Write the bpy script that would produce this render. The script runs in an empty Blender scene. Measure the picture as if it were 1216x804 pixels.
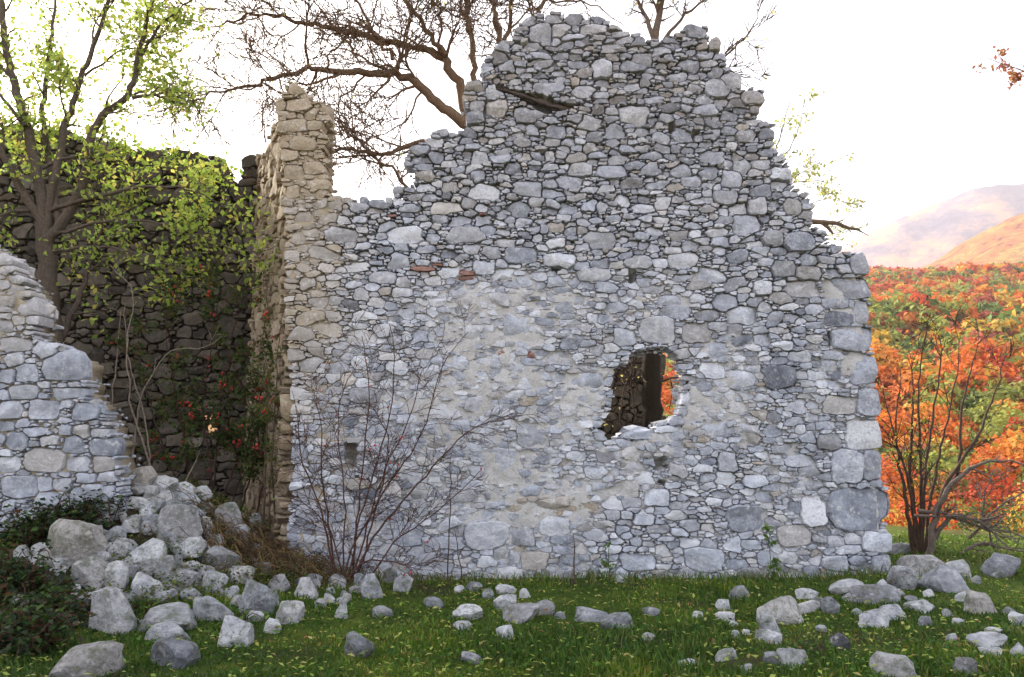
import bpy, bmesh, math, random
import numpy as np
from mathutils import Vector

# ------------------------------------------------------------------ camera, sky, sun, exposure
SC = bpy.context.scene
COL = SC.collection
F_PX, CX, CY = 946.0, 608.0, 402.0            # focal length and centre in photo pixels
TH = math.atan(118 / 946)                      # the camera looks a little up
CAMP = np.array([0.0, 0.0, 1.6])
cam = bpy.data.cameras.new('camera')
cam.sensor_width = 36; cam.lens = 36 * F_PX / 1216
cam.clip_start = 0.05; cam.clip_end = 20000
camo = bpy.data.objects.new('camera', cam); COL.objects.link(camo)
camo.location = CAMP; camo.rotation_euler = (math.pi / 2 + TH, 0, 0)
SC.camera = camo

SUN_AZ, SUN_EL = math.radians(-40), math.radians(29)
world = bpy.data.worlds.new('World'); SC.world = world; world.use_nodes = True
wn = world.node_tree.nodes
sky = wn.new('ShaderNodeTexSky'); sky.sky_type = 'NISHITA'; sky.sun_disc = False
sky.sun_elevation = SUN_EL; sky.sun_rotation = SUN_AZ
sky.air_density = 1.0; sky.dust_density = 5.0; sky.ozone_density = 1.0
wl = world.node_tree.links
wtc = wn.new('ShaderNodeTexCoord'); wno = wn.new('ShaderNodeTexNoise'); wno.inputs['Scale'].default_value = 2.2; wno.inputs['Detail'].default_value = 6
wl.new(wtc.outputs['Generated'], wno.inputs['Vector'])
wrp = wn.new('ShaderNodeValToRGB'); wl.new(wno.outputs['Fac'], wrp.inputs[0])
wrp.color_ramp.elements[0].position = .3; wrp.color_ramp.elements[0].color = (2.55, 2.7, 3.0, 1)
wrp.color_ramp.elements[1].position = .7; wrp.color_ramp.elements[1].color = (3.2, 3.3, 3.5, 1)
wmx = wn.new('ShaderNodeMix'); wmx.data_type = 'RGBA'; wmx.inputs[0].default_value = .80   # a white veil of cloud all over the sky
wl.new(sky.outputs[0], wmx.inputs[6]); wl.new(wrp.outputs[0], wmx.inputs[7])
wl.new(wmx.outputs[2], wn['Background'].inputs[0])
wn['Background'].inputs[1].default_value = 0.12
sl = bpy.data.lights.new('sun', 'SUN'); sl.energy = 2.4; sl.angle = math.radians(4); sl.color = (1, .9, .77)
so = bpy.data.objects.new('sun', sl); COL.objects.link(so)
sdir = Vector((math.sin(SUN_AZ) * math.cos(SUN_EL), math.cos(SUN_AZ) * math.cos(SUN_EL), math.sin(SUN_EL)))
so.rotation_euler = sdir.to_track_quat('Z', 'Y').to_euler()
so.location = (-20, 25, 25)
SC.view_settings.view_transform = 'Standard'; SC.view_settings.look = 'None'
SC.view_settings.exposure = 2.32; SC.view_settings.gamma = 1.0
SC.view_settings.use_curve_mapping = False
SC.render.engine = 'CYCLES'
SC.cycles.use_denoising = True
SC.cycles.max_bounces = 6; SC.cycles.diffuse_bounces = 3; SC.cycles.transmission_bounces = 3
SC.cycles.volume_bounces = 1; SC.cycles.transparent_max_bounces = 4
SC.cycles.sample_clamp_indirect = 6

# ------------------------------------------------------------------ helpers
random.seed(7)
RNG = np.random.default_rng(7)
def ray(px, py):
    a = (px - CX) / F_PX; b = (CY - py) / F_PX
    return np.array([a, math.cos(TH) - b * math.sin(TH), math.sin(TH) + b * math.cos(TH)])
def P(px, py, Y):
    d = ray(px, py); return CAMP + d * (Y / d[1])

def _h(ix, iy, iz, seed):
    n = (ix.astype(np.int64) * 73856093) ^ (iy.astype(np.int64) * 19349663) ^ (iz.astype(np.int64) * 83492791) ^ (seed * 2654435761)
    n = (n ^ (n >> 13)) * 1274126177 & 0x7fffffff
    n = (n ^ (n >> 16)) * 668265263 & 0x7fffffff
    return ((n >> 7) & 0xffff) / 32767.5 - 1.0
def vn(x, y, z=None, seed=0):
    if z is None:
        x = np.asarray(x, float); y = np.asarray(y, float); x, y = np.broadcast_arrays(x, y)
        fx, fy = np.floor(x), np.floor(y); tx, ty = x - fx, y - fy
        tx = tx * tx * (3 - 2 * tx); ty = ty * ty * (3 - 2 * ty)
        ix = np.atleast_1d(fx.astype(np.int64)); iy = np.atleast_1d(fy.astype(np.int64)); o = np.zeros_like(ix)
        sh = x.shape; h = lambda a, b: _h(ix + a, iy + b, o, seed).reshape(sh)
        return (h(0, 0) * (1 - tx) + h(1, 0) * tx) * (1 - ty) + (h(0, 1) * (1 - tx) + h(1, 1) * tx) * ty
    x = np.asarray(x, float); y = np.asarray(y, float); z = np.zeros_like(x) if z is None else np.asarray(z, float)
    fx, fy, fz = np.floor(x), np.floor(y), np.floor(z)
    tx, ty, tz = x - fx, y - fy, z - fz
    tx = tx * tx * (3 - 2 * tx); ty = ty * ty * (3 - 2 * ty); tz = tz * tz * (3 - 2 * tz)
    ix, iy, iz = fx.astype(np.int64), fy.astype(np.int64), fz.astype(np.int64)
    r = 0
    for dx in (0, 1):
        for dy in (0, 1):
            for dz in (0, 1):
                w = (tx if dx else 1 - tx) * (ty if dy else 1 - ty) * (tz if dz else 1 - tz)
                r = r + w * _h(ix + dx, iy + dy, iz + dz, seed)
    return r
def fbm(x, y, z=None, o=4, seed=0):
    r = 0; a = 1.0; s = 1.0
    for i in range(o):
        r = r + a * vn(np.asarray(x) * s, np.asarray(y) * s, None if z is None else np.asarray(z) * s, seed + i); a *= .5; s *= 2.03
    return r
def sst(a, b, x):
    t = np.clip((np.asarray(x, float) - a) / (b - a), 0, 1); return t * t * (3 - 2 * t)

def mesh_np(name, V, faces, mat, cols=None, smooth=True, sharp=None):
    """faces: list of int arrays (n,k)"""
    me = bpy.data.meshes.new(name)
    V = np.asarray(V, np.float32)
    faces = [np.asarray(f, np.int32) for f in faces if len(f)]
    me.vertices.add(len(V)); me.vertices.foreach_set('co', V.ravel())
    nl = sum(f.size for f in faces); nf = sum(len(f) for f in faces)
    me.loops.add(nl); me.polygons.add(nf)
    me.loops.foreach_set('vertex_index', np.concatenate([f.ravel() for f in faces]))
    tot = np.concatenate([np.full(len(f), f.shape[1], np.int32) for f in faces])
    st = np.concatenate([[0], np.cumsum(tot)[:-1]]).astype(np.int32)
    me.polygons.foreach_set('loop_start', st)
    me.polygons.foreach_set('use_smooth', np.full(nf, smooth, bool))
    me.update(calc_edges=True)
    if cols is not None:
        at = me.attributes.new('tint', 'FLOAT_COLOR', 'POINT')
        c = np.ones((len(V), 4), np.float32); c[:, :3] = cols
        at.data.foreach_set('color', c.ravel())
    if sharp: me.set_sharp_from_angle(angle=math.radians(sharp))
    if mat: me.materials.append(mat)
    return me
def link(name, me, parent=None, loc=(0, 0, 0), kind=None):
    o = bpy.data.objects.new(name, me); COL.objects.link(o); o.location = loc
    if parent: o.parent = parent
    if kind: o['kind'] = kind
    return o
def tag(o, label, cat, group=None):
    o['label'] = label; o['category'] = cat
    if group: o['group'] = group
    return o
def thing(name, loc, label, cat, group=None):
    return tag(link(name, None, None, tuple(float(v) for v in loc)), label, cat, group)

class MB:
    """collects tubes, leaves and lumps and makes one mesh of them"""
    def __init__(s): s.V = []; s.Q = []; s.T = []; s.C = []; s.n = 0
    def add(s, V, Q=None, T=None, c=(1, 1, 1)):
        V = np.asarray(V, float)
        if Q is not None and len(Q): s.Q.append(np.asarray(Q) + s.n)
        if T is not None and len(T): s.T.append(np.asarray(T) + s.n)
        c = np.asarray(c, float)
        s.C.append(np.broadcast_to(c, (len(V), 3)) if c.ndim == 1 else c)
        s.V.append(V); s.n += len(V)
    def tube(s, pts, rad, k=5, c=(1, 1, 1)):
        pts = np.asarray(pts, float); n = len(pts); rad = np.asarray(rad, float)
        t = np.gradient(pts, axis=0); t /= np.linalg.norm(t, axis=1)[:, None] + 1e-9
        ref = np.array([0, 0, 1.0]) if abs(t[0][2]) < .9 else np.array([1.0, 0, 0])
        a = np.cross(t, ref); a /= np.linalg.norm(a, axis=1)[:, None] + 1e-9
        b = np.cross(t, a)
        ang = np.arange(k) * 2 * math.pi / k
        V = pts[:, None, :] + rad[:, None, None] * (np.cos(ang)[None, :, None] * a[:, None, :] + np.sin(ang)[None, :, None] * b[:, None, :])
        i = np.arange(n - 1)[:, None] * k; j = np.arange(k)[None, :]; j2 = (j + 1) % k
        Q = np.stack([i + j, i + j2, i + k + j2, i + k + j], -1).reshape(-1, 4)
        s.add(V.reshape(-1, 3), Q, None, c)
    def leaves(s, pos, size, cols, flat=0.0, aspect=.6, rng=RNG):
        """bent diamond leaves; flat 1 = lying, 0 = any direction"""
        pos = np.asarray(pos, float); n = len(pos)
        if n == 0: return
        nn = rng.normal(size=(n, 3)); nn[:, 2] = np.abs(nn[:, 2]) + flat * 6
        nn /= np.linalg.norm(nn, axis=1)[:, None]
        u = np.cross(nn, rng.normal(size=(n, 3))); u /= np.linalg.norm(u, axis=1)[:, None]
        v = np.cross(nn, u); sz = np.broadcast_to(np.asarray(size, float), (n,))[:, None]
        V = np.stack([pos - u * sz * .5, pos + v * sz * aspect * .5 + nn * sz * .08, pos + u * sz * .5 - nn * sz * .1, pos - v * sz * aspect * .5 + nn * sz * .08], 1)
        Q = np.arange(n * 4).reshape(n, 4)
        s.add(V.reshape(-1, 3), Q, None, np.repeat(np.asarray(cols, float), 4, 0))
    def mesh(s, name, mat, smooth=True):
        return mesh_np(name, np.concatenate(s.V), [np.concatenate(s.Q) if s.Q else [], np.concatenate(s.T) if s.T else []], mat, np.concatenate(s.C), smooth)

# ------------------------------------------------------------------ materials
def newmat(name):
    m = bpy.data.materials.new(name); m.use_nodes = True
    nt = m.node_tree; return m, nt.nodes, nt.links, nt.nodes['Principled BSDF']
def nd(n, t, **kw):
    x = n.new(t)
    for k, v in kw.items():
        if k in x.inputs: x.inputs[k].default_value = v
        else: setattr(x, k, v)
    return x
def ramp(n, stops):
    r = n.new('ShaderNodeValToRGB'); e = r.color_ramp.elements
    while len(e) < len(stops): e.new(.5)
    for i, (p, c) in enumerate(stops):
        e[i].position = p; e[i].color = (*c, 1) if len(c) == 3 else c
    return r
def mixc(n, l, fac, a, b, mode='MIX'):
    m = n.new('ShaderNodeMix'); m.data_type = 'RGBA'; m.blend_type = mode
    for k, v in ((0, fac), (6, a), (7, b)):
        if hasattr(v, 'is_linked'): l.new(v, m.inputs[k])
        elif isinstance(v, (int, float)): m.inputs[k].default_value = v
        else: m.inputs[k].default_value = (*v, 1)
    return m.outputs[2]
def noise(n, l, co, scale, detail=5, rough=.6, dist=0.0):
    x = nd(n, 'ShaderNodeTexNoise', Scale=scale, Detail=detail, Roughness=rough, Distortion=dist)
    l.new(co, x.inputs['Vector']); return x.outputs['Fac']

def stone_mat(name, ramp_stops, warm, lichen, dirt, bump=.5, moss=0.0):
    m, n, l, b = newmat(name)
    geo = n.new('ShaderNodeNewGeometry'); co = geo.outputs['Position']
    at = nd(n, 'ShaderNodeAttribute', attribute_name='tint')
    sep = n.new('ShaderNodeSeparateColor'); l.new(at.outputs['Color'], sep.inputs[0])
    r = ramp(n, ramp_stops)
    big = noise(n, l, co, 9, 6, .65)
    add = nd(n, 'ShaderNodeMath', operation='MULTIPLY_ADD'); l.new(big, add.inputs[0]); add.inputs[1].default_value = 1.25
    l.new(sep.outputs[0], add.inputs[2])
    sub = nd(n, 'ShaderNodeMath', operation='SUBTRACT'); l.new(add.outputs[0], sub.inputs[0]); sub.inputs[1].default_value = .62
    l.new(sub.outputs[0], r.inputs[0])
    c = mixc(n, l, sep.outputs[1], r.outputs[0], warm)
    # pale lichen crusts
    lf = ramp(n, [(.54, (0, 0, 0)), (.66, (1, 1, 1))]); l.new(noise(n, l, co, 14, 7, .72), lf.inputs[0])
    lm = nd(n, 'ShaderNodeMath', operation='MULTIPLY'); l.new(lf.outputs[0], lm.inputs[0]); lm.inputs[1].default_value = .72
    c = mixc(n, l, lm.outputs[0], c, lichen)
    # dark pits, algae and weather stains of their own shape
    df = ramp(n, [(.50, (0, 0, 0)), (.70, (1, 1, 1))]); l.new(noise(n, l, co, 33, 6, .75), df.inputs[0])
    dm = nd(n, 'ShaderNodeMath', operation='MULTIPLY'); l.new(df.outputs[0], dm.inputs[0])
    da = nd(n, 'ShaderNodeMath', operation='MULTIPLY_ADD'); l.new(sep.outputs[2], da.inputs[0]); da.inputs[1].default_value = .75; da.inputs[2].default_value = .18
    l.new(da.outputs[0], dm.inputs[1])
    c = mixc(n, l, dm.outputs[0], c, dirt)
    if moss:
        mf = ramp(n, [(.52, (0, 0, 0)), (.62, (moss,) * 3)]); l.new(noise(n, l, co, 5.5, 7, .7), mf.inputs[0])
        c = mixc(n, l, mf.outputs[0], c, (.075, .095, .03))
    l.new(c, b.inputs['Base Color']); b.inputs['Roughness'].default_value = .93
    b.inputs['Specular IOR Level'].default_value = .25
    vor = nd(n, 'ShaderNodeTexVoronoi', Scale=22.0); l.new(co, vor.inputs['Vector'])
    h1 = noise(n, l, co, 40, 8, .75)
    h2 = noise(n, l, co, 12, 4, .6)
    s1 = nd(n, 'ShaderNodeMath', operation='MULTIPLY_ADD'); l.new(vor.outputs['Distance'], s1.inputs[0]); s1.inputs[1].default_value = .35; l.new(h1, s1.inputs[2])
    s2 = nd(n, 'ShaderNodeMath', operation='MULTIPLY_ADD'); l.new(h2, s2.inputs[0]); s2.inputs[1].default_value = 1.2; l.new(s1.outputs[0], s2.inputs[2])
    bp = nd(n, 'ShaderNodeBump', Strength=bump, Distance=.032); l.new(s2.outputs[0], bp.inputs['Height']); l.new(bp.outputs[0], b.inputs['Normal'])
    return m
M = {}
M['stone'] = stone_mat('limestone', [(0, (.14, .152, .19)), (.35, (.30, .325, .385)), (.7, (.49, .52, .60)), (1, (.72, .745, .80))], (.47, .39, .28), (.74, .74, .73), (.13, .13, .14), .6)
M['shadestone'] = stone_mat('shaded_limestone', [(0, (.035, .031, .027)), (.5, (.095, .082, .066)), (1, (.20, .175, .145))], (.10, .075, .05), (.15, .14, .12), (.03, .028, .022), .6)  # limestone darkened in colour for the shade of the enclosed room
M['tanstone'] = stone_mat('tan_limestone', [(0, (.20, .16, .11)), (.5, (.38, .31, .225)), (1, (.55, .48, .38))], (.42, .31, .18), (.55, .5, .42), (.12, .1, .07), .6)
M['rock'] = stone_mat('rubble_limestone', [(0, (.05, .053, .06)), (.35, (.15, .158, .18)), (.7, (.33, .345, .375)), (1, (.62, .63, .65))], (.42, .35, .26), (.58, .58, .58), (.035, .037, .03), 1.0, .6)
M['brick'] = stone_mat('red_brick', [(0, (.15, .07, .06)), (1, (.33, .18, .15))], (.30, .18, .14), (.5, .4, .36), (.12, .06, .05), .5)

def mortar_mat(name, a, b_, dark, stub=None):
    m, n, l, b = newmat(name)
    geo = n.new('ShaderNodeNewGeometry'); co = geo.outputs['Position']
    r = ramp(n, [(.3, a), (.7, b_)]); l.new(noise(n, l, co, 3, 6, .7), r.inputs[0])
    f = ramp(n, [(.5, (0, 0, 0)), (.72, (.8, .8, .8))]); l.new(noise(n, l, co, 26, 7, .75), f.inputs[0])
    base = r.outputs[0]
    if stub:      # the end pier was laid in a yellower earth mortar
        sx = n.new('ShaderNodeSeparateXYZ'); l.new(co, sx.inputs[0])
        mr = nd(n, 'ShaderNodeMapRange'); l.new(sx.outputs[0], mr.inputs[0]); mr.inputs[1].default_value = -1.75; mr.inputs[2].default_value = -2.25
        base = mixc(n, l, mr.outputs[0], base, stub)
    l.new(mixc(n, l, f.outputs[0], base, dark), b.inputs['Base Color']); b.inputs['Roughness'].default_value = .97
    b.inputs['Specular IOR Level'].default_value = .15
    bp = nd(n, 'ShaderNodeBump', Strength=.8, Distance=.03); l.new(noise(n, l, co, 38, 8, .8), bp.inputs['Height']); l.new(bp.outputs[0], b.inputs['Normal'])
    return m
M['mortar'] = mortar_mat('lime_mortar', (.53, .515, .495), (.72, .715, .71), (.42, .40, .37), (.50, .43, .31))
M['tanmortar'] = mortar_mat('earthy_mortar', (.36, .29, .20), (.50, .43, .32), (.2, .15, .1))
M['shademortar'] = mortar_mat('shaded_mortar', (.035, .03, .022), (.075, .06, .045), (.025, .02, .015))  # the room's shade painted into its mortar as well

def attr_mat(name, rough=.7, transl=0.0, vary=.35, scale=20, bump=0.0, spec=.3):
    m, n, l, b = newmat(name)
    at = nd(n, 'ShaderNodeAttribute', attribute_name='tint')
    geo = n.new('ShaderNodeNewGeometry'); co = geo.outputs['Position']
    ns = noise(n, l, co, scale, 5, .65)
    rr = ramp(n, [(.25, (1 - vary,) * 3), (.75, (1 + vary * .6,) * 3)]); l.new(ns, rr.inputs[0])
    c = mixc(n, l, 1.0, at.outputs['Color'], rr.outputs[0], 'MULTIPLY')
    l.new(c, b.inputs['Base Color']); b.inputs['Roughness'].default_value = rough; b.inputs['Specular IOR Level'].default_value = spec
    if bump:
        bp = nd(n, 'ShaderNodeBump', Strength=bump, Distance=.02); l.new(noise(n, l, co, scale * 3, 6, .7), bp.inputs['Height']); l.new(bp.outputs[0], b.inputs['Normal'])
    if transl:
        tr = n.new('ShaderNodeBsdfTranslucent'); l.new(c, tr.inputs[0])
        mx = n.new('ShaderNodeMixShader'); mx.inputs[0].default_value = transl
        l.new(b.outputs[0], mx.inputs[1]); l.new(tr.outputs[0], mx.inputs[2]); l.new(mx.outputs[0], n['Material Output'].inputs[0])
    return m
M['bark'] = attr_mat('bark', .9, 0, .5, 30, .8, .15)
M['leaf'] = attr_mat('leaf', .6, .5, .25, 8)
M['grass'] = attr_mat('grass_blade', .6, .35, .3, 3)
M['forest'] = attr_mat('autumn_foliage', .8, .35, .3, .25)
M['berry'] = attr_mat('berry', .35, 0, .2, 20, 0, .5)

def ground_mat():
    m, n, l, b = newmat('grassy_ground')
    geo = n.new('ShaderNodeNewGeometry'); co = geo.outputs['Position']
    at = nd(n, 'ShaderNodeAttribute', attribute_name='tint')
    r = ramp(n, [(.3, (.030, .052, .010)), (.5, (.06, .095, .014)), (.68, (.12, .135, .024)), (.85, (.10, .085, .04))])
    l.new(noise(n, l, co, 2.6, 8, .7), r.inputs[0])
    soil = ramp(n, [(.3, (.022, .018, .011)), (.55, (.05, .042, .025)), (.75, (.06, .07, .02))]); l.new(noise(n, l, co, 7, 8, .7), soil.inputs[0])
    fall = ramp(n, [(.3, (.12, .045, .015)), (.5, (.26, .09, .02)), (.7, (.20, .15, .03))]); l.new(noise(n, l, co, .09, 8, .75), fall.inputs[0])
    sep = n.new('ShaderNodeSeparateColor'); l.new(at.outputs['Color'], sep.inputs[0])
    c = mixc(n, l, sep.outputs[0], r.outputs[0], soil.outputs[0])
    c = mixc(n, l, sep.outputs[1], c, fall.outputs[0])
    l.new(c, b.inputs['Base Color']); b.inputs['Roughness'].default_value = .95; b.inputs['Specular IOR Level'].default_value = .1
    bp = nd(n, 'ShaderNodeBump', Strength=1.0, Distance=.05); l.new(noise(n, l, co, 18, 8, .75), bp.inputs['Height']); l.new(bp.outputs[0], b.inputs['Normal'])
    return m
M['ground'] = ground_mat()
def mountain_mat(name, stops, scale):
    m, n, l, b = newmat(name)
    geo = n.new('ShaderNodeNewGeometry'); co = geo.outputs['Position']
    r = ramp(n, stops); l.new(noise(n, l, co, scale, 12, .72), r.inputs[0])
    l.new(r.outputs[0], b.inputs['Base Color']); b.inputs['Roughness'].default_value = 1; b.inputs['Specular IOR Level'].default_value = 0
    bp = nd(n, 'ShaderNodeBump', Strength=1.0, Distance=9.0); l.new(noise(n, l, co, scale * 6, 6, .7), bp.inputs['Height']); l.new(bp.outputs[0], b.inputs['Normal'])
    return m

# ------------------------------------------------------------------ terrain
RIDGE = 680.0
def az_of(x, y): return np.degrees(np.arctan2(x, y))
def hgt(x, y):
    x = np.asarray(x, float); y = np.asarray(y, float)
    r = np.hypot(x, y); az = az_of(x, y)
    z = .05 * fbm(x * .5 + 3, y * .5, o=4, seed=3) + .018 * fbm(x * 3.1, y * 3.1, o=3, seed=5)
    z = z + .82 * np.exp(-(((x + 4.25) / 1.4) ** 2 + ((y - 9.35) / 1.05) ** 2))
    z = z + .33 * sst(-2.6, -5.2, x) * sst(6.0, 8.3, y) * (1 - .5 * sst(9.5, 11, y))
    z = z + .25 * sst(9.4, 10.2, y) * sst(-1.8, -3.0, x)
    z = z + .12 * sst(4.4, 6.0, x) * sst(8.5, 10.5, y)
    if r.size and r.max() < 12.5: return z
    back = sst(75, 95, np.abs(az))
    drop = -9.0 * sst(12.5, 62, r)
    side = sst(-18, 8, az)
    tanr = .211 * np.cos(np.radians(np.clip(az, -60, 60))) - .009 + .004 * fbm(az * .12, az * 0 + .5, o=3, seed=21)
    s = np.clip((r - 58) / (RIDGE - 58), 0, 1.0)
    hill = (1.6 + RIDGE * tanr * (.35 + .65 * side) + 9) * s ** 1.12 * (1 - .6 * sst(RIDGE, RIDGE * 2.2, r))
    hill = hill + 7 * fbm(x * .012, y * .012, o=4, seed=31) * sst(60, 220, r) * (1 - sst(500, RIDGE, r) * .7)
    return z + (drop + hill) * (1 - back)
def make_ground():
    r1 = np.geomspace(.3, 15, 200); r2 = np.geomspace(15, 2600, 110)[1:]
    rr = np.concatenate([r1, r2]); na = 440
    # finer steps in front, coarser behind
    a = np.linspace(-1, 1, na, endpoint=False); az = math.pi * (.55 * a + .45 * a ** 3)
    R, A = np.meshgrid(rr, az, indexing='ij'); X = R * np.sin(A); Y = R * np.cos(A); Z = hgt(X, Y)
    V = np.stack([X, Y, Z], -1).reshape(-1, 3)
    i = np.arange(len(rr) - 1)[:, None] * na; j = np.arange(na)[None, :]; j2 = (j + 1) % na
    Q = np.stack([i + j, i + na + j, i + na + j2, i + j2], -1).reshape(-1, 4)
    V = np.vstack([V, [[0, 0, float(hgt(0, 0))]]]); c0 = len(V) - 1
    T = np.stack([np.full(na, c0), np.arange(na), (np.arange(na) + 1) % na], -1)
    x, y = V[:, 0], V[:, 1]; r = np.hypot(x, y)
    soil = sst(.15, .75, fbm(x * 1.1, y * 1.1, o=4, seed=8) * .6 + .95 * sst(-2.2, -4.0, x) * sst(6.2, 8.0, y) + .8 * sst(9.6, 10.4, y) * (x < 4))
    soil = np.maximum(soil, .9 * np.exp(-(((x - 1.75) / .42) ** 2 + ((y - 5.9) / .12) ** 2)))
    far = sst(13, 30, r)
    me = mesh_np('ground', V, [Q, T], M['ground'], np.stack([soil, far, r * 0], -1))
    return link('ground', me, kind='structure')
make_ground()
def ground_hit(px, py, tmax=12.2):
    d = ray(px, py); lo, hi = 2.0, tmax
    for n in (90, 24, 24):
        t = np.linspace(lo, hi, n); p = CAMP + t[:, None] * d
        below = np.nonzero(p[:, 2] < hgt(p[:, 0], p[:, 1]))[0]
        if not len(below): return None if tmax > 13 else ground_hit(px, py, 40)
        k = below[0]; lo, hi = t[max(0, k - 1)], t[k]
    return p[k]

def mountain(name, prof, Yr, Yf, zf, mat, seed, rough):
    px = np.array([p[0] for p in prof], float); py = np.array([p[1] for p in prof], float)
    xs = np.linspace(px[0], px[-1], 150); ys = np.interp(xs, px, py)
    rows = 50; V = []
    for k in range(rows):
        t = k / (rows - 1)
        for q in range(len(xs)):
            top = P(xs[q], ys[q], Yr)
            if t <= .75:
                u = t / .75; Y = Yf + (Yr - Yf) * u; z = zf + (top[2] - zf) * u ** 1.15
                V.append((top[0] * Y / Yr, Y, z))
            else:
                u = (t - .75) / .25; V.append((top[0], Yr * (1 + .35 * u), top[2] * (1 - .8 * u * u)))
    V = np.array(V); w = np.repeat(np.sin(np.linspace(0, math.pi, rows)), len(xs)) + .15
    V[:, 2] += rough * w * fbm(V[:, 0] / (Yr * .11), V[:, 1] / (Yr * .11), o=5, seed=seed)
    n = len(xs); i = np.arange(rows - 1)[:, None] * n; j = np.arange(n - 1)[None, :]
    Q = np.stack([i + j, i + j + 1, i + n + j + 1, i + n + j], -1).reshape(-1, 4)
    return link(name, mesh_np(name, V, [Q], mat), kind='structure')
mountain('mountain', [(560, 420), (760, 370), (900, 335), (1010, 297), (1060, 268), (1110, 248), (1150, 228), (1185, 211), (1230, 206), (1300, 214), (1420, 262), (1560, 300), (1800, 400)], 2700, 1500, -30,
         mountain_mat('mountain_slope', [(.40, (.05, .06, .11)), (.5, (.15, .12, .15)), (.60, (.50, .24, .13))], .005), 41, 40)
mountain('hillside', [(760, 420), (950, 350), (1040, 319), (1090, 313), (1130, 296), (1170, 271), (1216, 246), (1270, 225), (1340, 222), (1450, 262), (1700, 360)], 1350, 760, -20,
         mountain_mat('wooded_slope', [(.40, (.12, .05, .04)), (.47, (.60, .16, .04)), (.53, (.22, .19, .05)), (.60, (.75, .28, .06))], .03), 47, 14)

# ------------------------------------------------------------------ stone walls
def in_poly(U, Vv, poly):
    ins = np.zeros(U.shape, bool); n = len(poly)
    for i in range(n):
        x1, y1 = poly[i]; x2, y2 = poly[(i + 1) % n]
        if y1 == y2: continue
        c = ((y1 > Vv) != (y2 > Vv)) & (U < (x2 - x1) * (Vv - y1) / (y2 - y1) + x1)
        ins ^= c
    return ins
def shift_any(m, k):
    o = m.copy()
    for _ in range(k):
        q = o.copy(); q[1:] |= o[:-1]; q[:-1] |= o[1:]; q[:, 1:] |= o[:, :-1]; q[:, :-1] |= o[:, 1:]; o = q
    return o

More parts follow.
